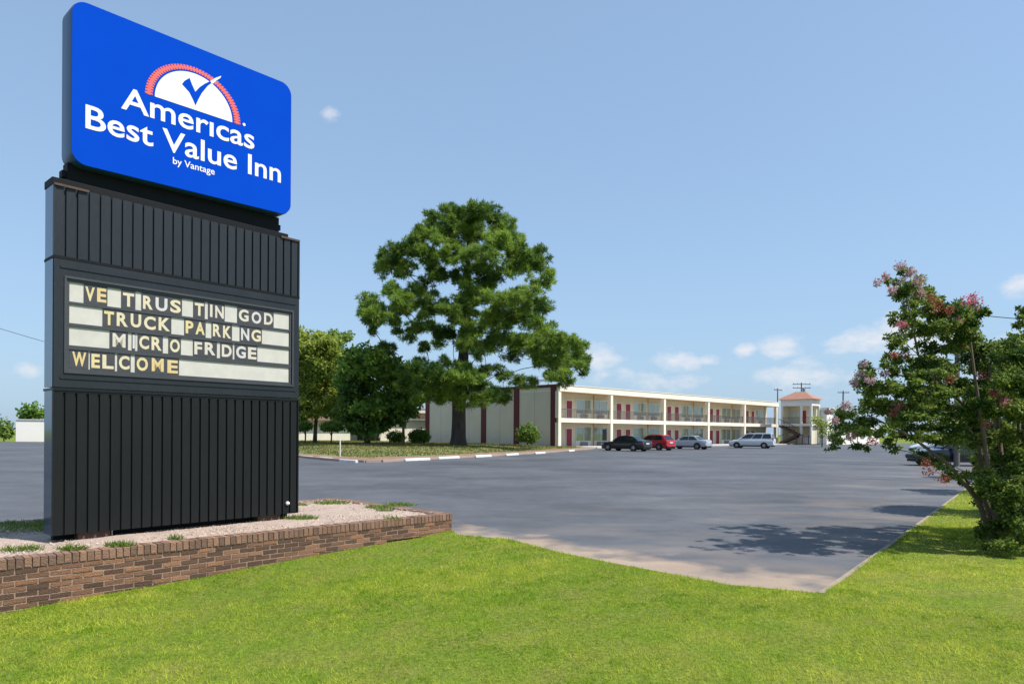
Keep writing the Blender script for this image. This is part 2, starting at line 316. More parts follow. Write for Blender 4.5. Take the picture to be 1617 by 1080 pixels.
ASPH = [(asl.x-25,asl.y-25),(asl.x,asl.y),(PO.x-.45,PO.y+.5),(PO.x-.1,PO.y-.25)]+off(A_ED[1:-1],-.05,-.06)+[(3.17,6.9)]+off(K_ED[1:],.06,-.06)+[(95,128),(40,140),(-20,128),(-60,96.5),(-120,99),(-150,60)]
sheet('parking_lot', ASPH, lambda x,y: 0, M['asphalt'], 0)
kb = MB()
for (a, b) in zip(K_ED[:-1], K_ED[1:]):
    a = Vector(a); b = Vector(b); n = Vector((-(b-a).y,(b-a).x)).normalized(); p = [a-n*.02,b-n*.02,b+n*.035,a+n*.035]
    kb.prism([tuple(q) for q in p], -.1, .034, plane='xy')
tag(kb.build('kerb', mat('kerb_concrete', (.34,.27,.20), .9, (.18,.16,.12), 3, .9, .4, 40)), kind='structure')

ISL = [(-30,62),(-20,50),(-13.54,43.55),(-10.5,39.2),(-8.8,37.3),(-7.9,36.9),(-7.14,37.2),(-6.18,39.8),(-3.9,43.1),(-1.95,46.8),(0,50.5),(2.2,54.8),(5.7,64),(8.2,70.6),(9,74),(6.2,77.6),(-11.4,95.4),(-30,114),(-50,110),(-44,80)]
def seg_d(x, y, pts):
    best = 1e9
    for (x0,y0),(x1,y1) in zip(pts[:-1], pts[1:]):
        dx, dy = x1-x0, y1-y0; t = max(0, min(1, ((x-x0)*dx+(y-y0)*dy)/(dx*dx+dy*dy))); best = min(best, math.hypot(x-x0-t*dx, y-y0-t*dy))
    return best
def sm(t): t = max(0, min(1, t)); return t*t*(3-2*t)
def isl_z(x, y):
    d = seg_d(x, y, ISL[:15]); dw = ((5.18-x)+(77-y))/1.414
    return .11+.35*sm(d/9)*sm((dw+1)/12)+.02*math.sin(x*.9)*math.cos(y*.7)
sheet('grass_island', ISL, isl_z, M['island'], 2.0)
def mul_edge():  # mulch strip along the front of the island
    b = MB(); pts = ISL[0:15]; ins = []
    for i, p in enumerate(pts):
        a = Vector(pts[max(0,i-1)]); c = Vector(pts[min(len(pts)-1,i+1)]); t = (c-a).normalized(); n = Vector((-t.y,t.x)); ins.append(Vector(p)+n*(1.6+.5*math.sin(i*2.1)))
    vs = [(p[0],p[1],.125) for p in pts]+[(q.x,q.y,isl_z(q.x,q.y)+.012) for q in ins]; n = len(pts)
    b.add(vs, [(i,i+1,i+1+n,i+n) for i in range(n-1)])
    tag(b.build('mulch_strip', M['mulch'], fix=True), kind='structure')
    k = MB()
    for (a, c) in zip(pts[:-1], pts[1:]):
        a = Vector(a); c = Vector(c); n = Vector((-(c-a).y,(c-a).x)).normalized(); k.prism([tuple(q) for q in (a-n*.15,c-n*.15,c+n*.02,a+n*.02)], -.05, .13, plane='xy')
    tag(k.build('island_kerb', mat('island_kerb_concrete', (.40,.30,.25), .9, (.30,.22,.18), .8, .8)), kind='structure')
mul_edge()
w = MB(); w.prism([(5.4,76.2),(9.2,73.6),(48,112.2),(45.6,115.6)], -.1, .14, plane='xy'); tag(w.build('walkway', M['concrete']), kind='structure')

# ------------------------------------------------------------------ fast leaf meshes
def fast_mesh(name, V, F, tint, mats, parent=None):
    """V (n,k,3) one small face of k corners each"""
    n, k, _ = V.shape; me = bpy.data.meshes.new(name); me.vertices.add(n*k); me.vertices.foreach_set('co', V.reshape(-1).astype(np.float32))
    me.loops.add(n*k); me.loops.foreach_set('vertex_index', np.arange(n*k, dtype=np.int32)); me.polygons.add(n)
    me.polygons.foreach_set('loop_start', np.arange(0, n*k, k, dtype=np.int32)); me.polygons.foreach_set('loop_total', np.full(n, k, dtype=np.int32))
    me.update(calc_edges=True)
    a = me.attributes.new('tint', 'FLOAT', 'FACE'); a.data.foreach_set('value', np.clip(tint,0,1).astype(np.float32))
    for m in (mats if isinstance(mats, (list,tuple)) else [mats]): me.materials.append(m)
    me.validate(); o = bpy.data.objects.new(name, me); COL.objects.link(o)
    if parent: o.parent = parent
    return o
def rand_unit(n): v = RNG.normal(size=(n,3)); return v/np.linalg.norm(v,axis=1,keepdims=True)
def leaf_quads(P, D, Nn, ln, wd):
    """rhombic leaves at P along D with side N x D"""
    Sd = np.cross(Nn, D); Sd /= (np.linalg.norm(Sd,axis=1,keepdims=True)+1e-9)
    ln = ln[:,None]; wd = wd[:,None]
    return np.stack([P, P+D*ln*.45+Sd*wd*.5, P+D*ln, P+D*ln*.45-Sd*wd*.5], axis=1)
def broad_cloud(clumps, per, ln, wd, shell=.45, up=.5, tvar=.25):
    Vs = []; Ts = []
    for (c, r, t, k) in clumps:
        n = max(8, int(per*k)); u = rand_unit(n); rad = (shell+(1-shell)*RNG.random(n)**.6)[:,None]*(1+.18*RNG.normal(size=(n,1)))
        lump = 1+.22*np.sin(u[:,[0]]*7+c[0]*3)*np.cos(u[:,[2]]*6+c[1]*5)
        P = np.array(c)+u*rad*lump*np.array(r)
        D = rand_unit(n)+u*.6+np.array([0,0,-.25]); D /= np.linalg.norm(D,axis=1,keepdims=True)
        Nn = rand_unit(n)*.8+u*.5+np.array([0,0,up]); 
        Vs.append(leaf_quads(P, D, Nn, ln*(.6+.8*RNG.random(n)), wd*(.6+.8*RNG.random(n)))); Ts.append(t+tvar*RNG.normal(size=n))
    return np.concatenate(Vs), np.concatenate(Ts)
def needle_cloud(clumps, per, ln, wd, nn=12, tvar=.16):
    Vs = []; Ts = []
    for (c, r, t, k) in clumps:
        m = max(4, int(per*k)); u = rand_unit(m); rad = (RNG.random(m)**.45)[:,None]
        T = np.array(c)+u*rad*np.array(r); tt = t+.14*RNG.normal(size=m)
        P = np.repeat(T, nn, 0); ax = np.repeat(u*np.array([1,1,.5])+np.array([0,0,.55]), nn, 0); D = rand_unit(m*nn)*.95+ax*.75; D /= np.linalg.norm(D,axis=1,keepdims=True)
        n = m*nn; Vs.append(leaf_quads(P, D, rand_unit(n), ln*(.6+.7*RNG.random(n)), wd*(.7+.6*RNG.random(n)))); Ts.append(np.repeat(tt, nn)+tvar*RNG.normal(size=n)*.5)
    return np.concatenate(Vs), np.concatenate(Ts)
def limbs(b, pts_from, clumps, r0, r1, n=6, sag=.15):
    for a, c in zip(pts_from, clumps):
        a = Vector(a); c = Vector(c); d = c-a; mid = a+d*.5+Vector((random.uniform(-.06,.06)*d.length, random.uniform(-.06,.06)*d.length, -sag*d.length*.5)); q = a+d*.25+Vector((0,0,-sag*.2*d.length))
        b.tube([a, q, mid, c], [r0, r0*.8, (r0+r1)*.5, r1], n)

def branching(b, roots, ends, r_end=.015, grow=1.25, rmax=.2, n=5, up=.06, bias=1.2):
    """grow limbs outward: every clump hangs on the nearest limb already there"""
    nodes = [[Vector(p), None, 0, r] for p, r in roots]; nroot = len(nodes); segs = []
    ends = [Vector(e) for e in ends]; ax = lambda p: min((p-q[0]).length for q in nodes[:nroot])
    for e in sorted(ends, key=ax):
        e = Vector(e); k = min(range(len(nodes)), key=lambda i: (nodes[i][0]-e).length*(1 if i >= nroot else 1.15)+max(0, nodes[i][0].z-e.z)*bias)
        a = nodes[k][0]; L = (e-a).length; par = k
        for t in (.35, .7, 1.0):
            p = a.lerp(e, t)+(Vector((random.uniform(-.07,.07), random.uniform(-.07,.07), up*math.sin(t*3.1)))*L if t < 1 else Vector()); nodes.append([p, par, 0, None]); par = len(nodes)-1
    for i in range(len(nodes)-1, nroot-1, -1):
        nodes[i][2] = max(nodes[i][2], r_end); p = nodes[i][1]
        if p >= nroot: nodes[p][2] = (max(nodes[p][2],r_end)**2.4+nodes[i][2]**2.4*.55)**(1/2.4)
    for i in range(nroot, len(nodes)):
        q = nodes[i]; p = nodes[q[1]]; r1 = min(q[2], rmax); r0 = min(max(r1, p[2]) if q[1] >= nroot else r1*grow, rmax); b.tube([p[0], q[0]], [r0, r1], n, cap=False)
def fractal(cl, m, spread=.62, size=(.38,.62), dens=.5):
    """break each clump into smaller ones so that the outline is uneven"""
    out = []
    for c, r, t, k in cl:
        for i in range(m):
            u = rand_unit(1)[0]*(RNG.random()**.4)*spread; z = size[0]+(size[1]-size[0])*RNG.random()
            out.append((tuple(np.array(c)+u*np.array(r)), (r[0]*z, r[1]*z, r[2]*z), t+.13*RNG.normal(), k*dens*(.5+RNG.random())))
    return out
def vnoise(X, Y, s, seed):
    g = np.random.default_rng(seed).random((256,256)); x = X/s+1000; y = Y/s+1000; i = np.floor(x).astype(int); j = np.floor(y).astype(int); u = x-i; v = y-j; u = u*u*(3-2*u); v = v*v*(3-2*v); i &= 255; j &= 255; i1 = (i+1) & 255; j1 = (j+1) & 255
    return (g[i,j]*(1-u)+g[i1,j]*u)*(1-v)+(g[i,j1]*(1-u)+g[i1,j1]*u)*v

# ------------------------------------------------------------------ brick planter
def planter():
    root = empty('brick_planter', (PO.x,PO.y,0), R(45)); tag(root, 'low raised brick planter bed filled with pale gravel under the tall sign', 'planter')
    Lw, Dp, top = 10.0, 3.62, .313; V = []; F = []; T = []; V2 = []; F2 = []; T2 = []
    def brick(V, F, T, c, h, rz=0, t=.5):
        o = len(V); cs, sn = math.cos(rz), math.sin(rz); j = lambda s: random.uniform(-s, s)
        for sx,sy,sz in ((-1,-1,-1),(1,-1,-1),(1,1,-1),(-1,1,-1),(-1,-1,1),(1,-1,1),(1,1,1),(-1,1,1)):
            x, y, z = sx*h[0]+j(.0025), sy*h[1]+j(.002), sz*h[2]+j(.0025); V.append((c[0]+x*cs-y*sn, c[1]+x*sn+y*cs, c[2]+z))
        F += [tuple(i+o for i in f) for f in ((0,3,2,1),(4,5,6,7),(0,1,5,4),(1,2,6,5),(2,3,7,6),(3,0,4,7))]; T += [t]*6
    ch, bl = .061, .205
    def course_run(x0, x1, fixed, axis, rows, out):
        for r in range(rows):
            z = top-.105-ch*(r+.5); x = x0-(bl/2 if r % 2 else 0)
            while x < x1:
                a, e = max(x, x0), min(x+bl, x1)
                if e-a > .03:
                    t = random.uniform(0,.14) if random.random() < .42 else random.uniform(.35,1.0); c = ((a+e)/2, fixed+out+random.uniform(-.003,.003), z) if axis == 'x' else (fixed+out+random.uniform(-.003,.003), (a+e)/2, z)
                    brick(V, F, T, c, ((e-a)/2-.008, .05, ch/2-.008), 0 if axis == 'x' else R(90), t)
                x += bl
    course_run(-Lw, 0, .05, 'x', 11, 0); course_run(.0, Dp, -.05, 'y', 5, 0); course_run(-Lw, 0, Dp-.05, 'x', 5, 0); course_run(0, Dp, -Lw+.05, 'y', 11, 0)
    me = MB(); me.v = V; me.f = F; me.m = [0]*len(F); o = me.build('wall', M['brick'], root, fix=False); a = o.data.attributes.new('tint','FLOAT','FACE'); a.data.foreach_set('value', np.array(T, dtype=np.float32))
    mo = MB(); g = .012
    mo.box(-Lw+g,-g,.006,.09,-.75,top-.055); mo.box(-Lw+g,-g,Dp-.09,Dp-g,-.75,top-.055); mo.box(-.09,-g,.09,Dp-.09,-.75,top-.055); mo.box(-Lw+g,-Lw+.09,.09,Dp-.09,-.75,top-.055)
    mo.build('mortar', M['mortar'], o)
    x = -Lw                                                        # coping bricks on edge
    def cop(c, rz): brick(V2, F2, T2, (c[0], c[1], top-.05+random.uniform(-.003,.003)), (.031,.105,.05), rz, random.uniform(.1,.95))
    while x < 0: cop((x+.035,.095), 0); cop((x+.035,Dp-.095), 0); x += .072
    y = .2
    while y < Dp-.2: cop((-.095,y+.035), R(90)); cop((-Lw+.095,y+.035), R(90)); y += .072
    me = MB(); me.v = V2; me.f = F2; me.m = [0]*len(F2); o = me.build('coping', M['coping'], root, fix=False); a = o.data.attributes.new('tint','FLOAT','FACE'); a.data.foreach_set('value', np.array(T2, dtype=np.float32))
    mo = MB(); mo.box(-Lw+.02,-.02,.02,.195,top-.09,top-.012); mo.box(-Lw+.02,-.02,Dp-.195,Dp-.02,top-.09,top-.012); mo.box(-.19,-.02,.2,Dp-.2,top-.09,top-.012); mo.build('mortar', M['mortar'], o)
    g = MB(); nx, ny = 90, 34; vs = []
    for i in range(nx+1):
        for j in range(ny+1):
            x = -Lw+.2+(Lw-.4)*i/nx; y = .2+(Dp-.4)*j/ny; e = min(1, min(x+Lw-.2, -.2-x, y-.2, Dp-.2-y)/.5); vs.append((x, y, top-.03+.035*e+.012*math.sin(x*3.1)*math.cos(y*4.3)+random.uniform(-.004,.004)))
    g.add(vs, [(i*(ny+1)+j,(i+1)*(ny+1)+j,(i+1)*(ny+1)+j+1,i*(ny+1)+j+1) for i in range(nx) for j in range(ny)])
    gr = g.build('gravel_bed', M['gravel'], root, smooth=True, fix=False)
    n = 9000; P = np.stack([-7.5+7.3*RNG.random(n), .21+(Dp-.42)*RNG.random(n), np.full(n, top+.002)],1); s = .006+.012*RNG.random(n)**2
    base = np.array([(1,0,0),(0,1,0),(-1,0,0),(0,-1,0),(0,0,1.)]); rot = RNG.random(n)*6.28
    pts = base[None]*s[:,None,None]*(.7+.6*RNG.random((n,5,1))); c_, s_ = np.cos(rot)[:,None], np.sin(rot)[:,None]
    pts = np.stack([pts[:,:,0]*c_-pts[:,:,1]*s_, pts[:,:,0]*s_+pts[:,:,1]*c_, pts[:,:,2]],2)+P[:,None]
    tri = np.stack([pts[:,[i,(i+1)%4,4]] for i in range(4)],1).reshape(-1,3,3); o = fast_mesh('loose_stones', tri, None, np.repeat(RNG.random(n),4), M['stone'], root); tag(o, kind='stuff')
    return root
planter()
def weed(px, py, w, n, lab, name='weed_tuft'):
    p = at(px, py, 10); d = p-Vector((0,0,1.65)); t = (.325-1.65)/d.z; c = Vector((0,0,1.65))+d*t
    k = n; ang = RNG.random(k)*6.28; rr = w*RNG.random(k)**.7; P = np.stack([c.x+np.cos(ang)*rr, c.y+np.sin(ang)*rr*.6, np.full(k, .30)],1)-np.array([c.x,c.y,.3])
    D = rand_unit(k)*.7+np.array([0,0,.8]); D /= np.linalg.norm(D,axis=1,keepdims=True)
    o = fast_mesh(name, leaf_quads(P, D, rand_unit(k), .035+.07*RNG.random(k), .006+.008*RNG.random(k)), None, RNG.random(k), M['weed']); o.location = (c.x, c.y, .305)
    tag(o, lab, 'weeds', 'weeds growing in the gravel of the planter')
for a in [(112,866,.16,260,'small green weed tuft in the gravel below the left end of the sign'),(190,860,.17,320,'green weed tuft in front of the sign near its rust coloured foot'),(278,850,.09,120,'tiny weed sprig in gravel before the middle of the dark cabinet'),
          (474,818,.28,620,'broad weed patch at the foot of the right corner of the dark sign'),(462,797,.3,420,'weed clump half hidden behind the right edge of the dark sign'),(522,794,.34,560,'long yellowish green weed patch near the back coping of the planter'),
          (600,801,.28,420,'weed patch in gravel along the right side coping, nearest the front'),(634,797,.26,420,'dense weed patch touching the right side coping of the planter'),(608,806,.16,160,'thin weed sprig between gravel and the larger patch at right'),
          (620,818,.14,80,'sparse weed sprig in open gravel toward the front coping'),(50,866,.14,150,'faint weed sprig at the left edge of the gravel'),(20,868,.12,110,'faint weed sprig at the very left of the gravel, by the frame edge'),
          (38,831,.9,1600,'strip of taller grass at the back left of the planter behind the sign')]: weed(*a)

# ------------------------------------------------------------------ sign
def flat(b, poly, y, depth, mi): b.prism(poly, y-depth, y, mi)
def rrect(x0, x1, z0, z1, r, n=7):
    pts = []
    for cx, cz, a0 in ((x1-r,z1-r,0),(x0+r,z1-r,90),(x0+r,z0+r,180),(x1-r,z0+r,270)):
        for i in range(n+1): a = R(a0+90*i/n); pts.append((cx+r*math.cos(a), cz+r*math.sin(a)))
    return pts
def motel_sign():
    root = empty('motel_sign', (-5.424,8.069,.318), R(48.91)); tag(root, 'tall roadside motel sign with blue top panel, letter board and dark ribbed cabinet', 'sign')
    O = .318; Wd = 3.24; D = .35
    def part(name, b, mats, parent=root, **k):
        b.v = [(x,y,z-O) for x,y,z in b.v]; return b.build(name, mats, parent, **k)
    def ribbed(name, z0, z1, cm):
        b = MB(); n = 26; p = Wd/n; prof = []
        for i in range(n):
            x = i*p; prof += [(x,0.0),(x+p-.030,-.004),(x+p-.030,.024),(x+p,.024)]
        prof.append((Wd,0.0)); prof[-2] = (Wd-.001,.0)
        vs = [(x,y,z) for z in (z0,z1) for x,y in prof]; k = len(prof); b.add(vs, [(i,i+1,i+1+k,i+k) for i in range(k-1)])
        c = part(name, b, cm)
        s = MB(); s.box(.004,Wd-.004,.027,D-.02,z0+.004,z1-.004,0); s.box(-.006,-.001,.03,D-.03,z0,z1,1); s.box(Wd+.001,Wd+.006,.03,D-.03,z0,z1,1); s.box(.0,Wd,D-.018,D,z0,z1,0)
        s.box(-.008,.012,-.010,.028,z0,z1,0); s.box(Wd-.012,Wd+.008,-.010,.028,z0,z1,0)
        part('cabinet_shell', s, [cm,M['charcoal_sky_tint']], c); return c
    low = ribbed('lower_cabinet', .40, 2.12, M['charcoal_dimmed'])
    t = MB(); t.box(-.012,Wd+.012,-.014,D+.004,2.121,2.150,0); t.box(.03,Wd-.03,-.005,.02,2.098,2.118,0); part('top_trim', t, M['charcoal_dimmed'], low)
    o = MB(); o.lathe([(0,.0),(.028,.0),(.03,.01),(.026,.03),(.012,.04),(0,.042)], 14, Matrix.Translation((3.06,-.004,.56)) @ Matrix.Rotation(R(90),4,'X')); part('outlet_cap', o, M['white_vinyl'], low, smooth=True)
    f = MB()
    for x0 in (.28, 2.62): f.box(x0, x0+.36, .05, D-.05, .30, .399, 0, .004)
    f.box(.06,Wd-.06,.20,D-.06,.30,.398,1); part('pier', f, [M['rust'],M['black']])
    c = MB(); c.tube([(.66,.06,.30),(.66,.06,.40)], .009, 8); part('conduit', c, M['metal'])
    # reader board
    z0, z1 = 2.163, 3.682; b = MB()
    xl, xr, zb, zt = .13, 3.115, 2.355, 3.47
    b.box(0,xl,-.012,.03,z0,z1); b.box(xr,Wd,-.012,.03,z0,z1); b.box(xl,xr,-.012,.03,z0,zb); b.box(xl,xr,-.012,.03,zt,z1)
    b.box(0.004,Wd-.004,.06,D,z0+.004,z1-.004); b.box(-.007,-.001,.02,D-.02,z0,z1,1); b.box(Wd+.001,Wd+.007,.02,D-.02,z0,z1,1)
    b.box(.06,Wd-.06,-.022,-.013,z0+.10,z0+.122); b.box(.06,Wd-.06,-.022,-.013,z1-.10,z1-.078)
    rb = part('reader_board', b, [M['charcoal'],M['charcoal_sky_tint']])
    g = MB()
    for x0,x1,za,zb_ in ((xl-.028,xr+.028,zt-.004,zt+.022),(xl-.028,xr+.028,zb-.022,zb+.004),(xl-.028,xl-.004,zb,zt),(xr+.004,xr+.028,zb,zt)): g.box(x0,x1,-.026,-.013,za,zb_)
    part('bezel', g, M['board_grey'], rb)
    rows = [(3.432,3.196),(3.163,2.938),(2.896,2.672),(2.618,2.394)]
    pn = MB()
    for a, c_ in rows: pn.box(.160,3.084,.012,.022,c_,a)
    part('white_panel', pn, M['board_white'], rb)
    k = MB(); k.box(xl,xr,.0225,.058,zb,zt,0)
    zz = [zt]+[v for r in rows for v in r]+[zb]
    for a, c_ in zip(zz[0::2], zz[1::2]): k.box(xl,xr,-.006,.0222,c_+.002,a-.002,0)
    k.box(xl,.159,-.004,.0222,zb+.003,zt-.003); k.box(3.085,xr,-.004,.0222,zb+.003,zt-.003); part('track', k, M['board_grey'], rb)
    T = [[('V',.316,.445,0),('E',.445,.575,3),('T',.735,.90,1),('R',.974,1.125,1),('U',1.125,1.313,4),('S',1.313,1.485,1),('T',1.637,1.793,1),('I',1.84,1.921,2),('N',1.921,2.075,2),('G',2.261,2.447,2),('O',2.447,2.652,4),('D',2.652,2.825,2)],
         [('T',.524,.664,0),('R',.664,.827,1),('U',.827,.985,1),('C',.985,1.165,1),('K',1.165,1.347,1),('P',1.519,1.649,0),('A',1.649,1.806,0),('R',1.891,2.035,1),('K',2.035,2.183,1),('N',2.30,2.455,4),('G',2.455,2.638,1)],
         [('M',.604,.815,2),('I',.862,.90,4),('C',.932,1.081,1),('R',1.081,1.24,1),('O',1.313,1.473,1),('F',1.637,1.769,2),('R',1.769,1.966,2),('D',2.016,2.195,2),('G',2.225,2.406,4),('E',2.406,2.569,2)],
         [('W',.166,.37,3),('E',.388,.505,0),('L',.505,.664,1),('C',.694,.848,1),('O',.90,1.071,0),('M',1.071,1.28,3),('E',1.28,1.45,3)]]
    for (za, zc), row in zip(rows, T):
        for ch, x0, x1, ci in row:
            q = MB(); dz = random.uniform(-.006,.006); q.box(x0,x1,.004,.0075,zc+.002,za-.001,0)
            vs, fs = text_mesh(ch, .235, .0015, .008); xs = [v[0] for v in vs]; ys = [v[1] for v in vs]; w = max(xs)-min(xs); h = max(ys)-min(ys)
            tw = min((x1-x0)*.80, .15) if ch not in 'I' else min(.035, (x1-x0)*.7); th = .172; cx = (x0+x1)/2; cz = (za+zc)/2+dz
            q.add([(cx+(v[0]-(max(xs)+min(xs))/2)*tw/w, .0022-(v[2]), cz+(v[1]-(max(ys)+min(ys))/2)*th/h) for v in vs], fs, 1)
            part('letter_tile', q, [M['tile'], M['let%d' % ci]], rb)
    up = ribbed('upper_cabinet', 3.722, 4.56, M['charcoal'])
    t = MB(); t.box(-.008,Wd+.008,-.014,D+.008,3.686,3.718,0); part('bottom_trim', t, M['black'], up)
    t = MB(); t.box(-.006,.36,-.026,-.012,4.545,4.572,0); part('rusty_flashing', t, M['rust'], up)
    t = MB(); t.box(2.93,Wd+.004,-.022,.05,4.562,4.59,0); part('rusty_flashing', t, M['rust'], up)
    t = MB(); t.box(-.012,Wd-.16,.04,D,4.563,4.655,0,.004); part('cap', t, M['black'], up)
    n = MB(); n.box(.17,2.98,.14,D-.05,4.655,4.90); n.box(.12,3.02,.16,D-.08,4.72,4.80); part('neck', n, M['black'])
    # blue panel
    x0, x1, z0, z1 = .16, 3.088, 4.885, 6.875; DB = .36; tilt = .018
    h = MB(); out = rrect(x0,x1,z0,z1,.17); inn = rrect(x0+.012,x1-.012,z0+.012,z1-.012,.16); k = len(out)
    for ring, y in ((inn,-.02),(out,.02),(out,DB-.04),(inn,DB)): h.v += [(x,y,z) for x,z in ring]
    h.f = [(j*k+i,j*k+(i+1)%k,(j+1)*k+(i+1)%k,(j+1)*k+i) for j in range(3) for i in range(k)]+[tuple(range(k))[::-1],tuple(3*k+i for i in range(k))]; h.m = [0]*len(h.f)
    h.v = [(x,y,z+(x-1.62)*.022) for x,y,z in h.v]
    sp = part('sign_panel', h, M['navy'], smooth=35)
    f = MB(); f.add([(x,-.024,z+(x-1.62)*.022) for x,z in rrect(x0+.008,x1-.008,z0+.008,z1-.008,.165)]+[(x,-.0195,z+(x-1.62)*.022) for x,z in rrect(x0+.008,x1-.008,z0+.008,z1-.008,.165)], [tuple(range(k))]+[(i,(i+1)%k,(i+1)%k+k,i+k) for i in range(k)], 0)
    ang = math.atan2(.055, 2.5); tl = lambda x, z: (x, z+(x-1.62)*.022)
    ax, az = 1.632, 6.008; YF = -.0245
    arc = [tl(ax+.522*math.cos(R(a)), az+.49*math.sin(R(a))) for a in range(0,181,4)]; arc = [tl(ax-.522,az)]+arc[::-1][1:]
    flat(f, arc, YF, .003, 1)
    nt = 46
    for i in range(nt):
        a0 = 180*i/nt+.6; a1 = a0+180/nt*.68; pts = []
        for a, rx, rz in ((a0,.55,.512),(a1,.55,.512),(a1,.642,.575),(a0,.642,.575)): pts.append(tl(ax+rx*math.cos(R(a)), az+rz*math.sin(R(a))))
        flat(f, pts, YF, .003, 2)
    rg = []                                                       # the thin middle band of the ring
    for a in range(0,181,4): rg.append((a,.574,.529))
    rg = [tl(ax+rx*math.cos(R(a)), az+rz*math.sin(R(a))) for a,rx,rz in rg]+[tl(ax+.616*math.cos(R(a)), az+.556*math.sin(R(a))) for a in range(180,-1,-4)]
    flat(f, rg, YF, .0022, 2)
    flat(f, [(1.454,6.29),(1.485,6.345),(1.553,6.412),(1.59,6.33),(1.632,6.255),(1.69,6.34),(1.76,6.415),(1.835,6.478),(1.855,6.462),(1.80,6.40),(1.72,6.27),(1.67,6.16),(1.636,6.07),(1.60,6.14),(1.55,6.22)], YF-.0032, .002, 0)
    flat(f, [(1.835,6.478),(1.90,6.545),(1.99,6.612),(1.975,6.575),(1.925,6.525),(1.875,6.458),(1.853,6.452)], YF-.0032, .0025, 1)
    def text(body, xa, xb, zb, hcap, off, slope=.022, ref='H', spacing=1.0):
        vs, fs = text_mesh(body, 1, .0, off, spacing); hv, _ = text_mesh(ref, 1, 0, off); cap = max(v[1] for v in hv)
        xs = [v[0] for v in vs]; mnx, mxx = min(xs), max(xs); sx = (xb-xa)/(mxx-mnx); sz = hcap/cap
        fr = [(xa+(v[0]-mnx)*sx, YF-.003, zb+v[1]*sz+(xa+(v[0]-mnx)*sx-xa)*slope) for v in vs]
        f.add(fr, fs, 1)
    text('Amer\u0131cas', .708, 2.487, 5.703, .285, .013)
    text('Best Value Inn', .312, 2.912, 5.322, .283, .013)
    text('by Vantage', 1.342, 1.905, 5.193, .088, .01)
    f.lathe([(.0,0),(.022,0)], 12, Matrix.Translation((2.33,YF-.003,6.05)) @ Matrix.Rotation(R(90),4,'X'), 1)
    part('sign_face', f, [M['blue'],M['white_vinyl'],M['salmon']], sp, fix=True)
    return root
motel_sign()

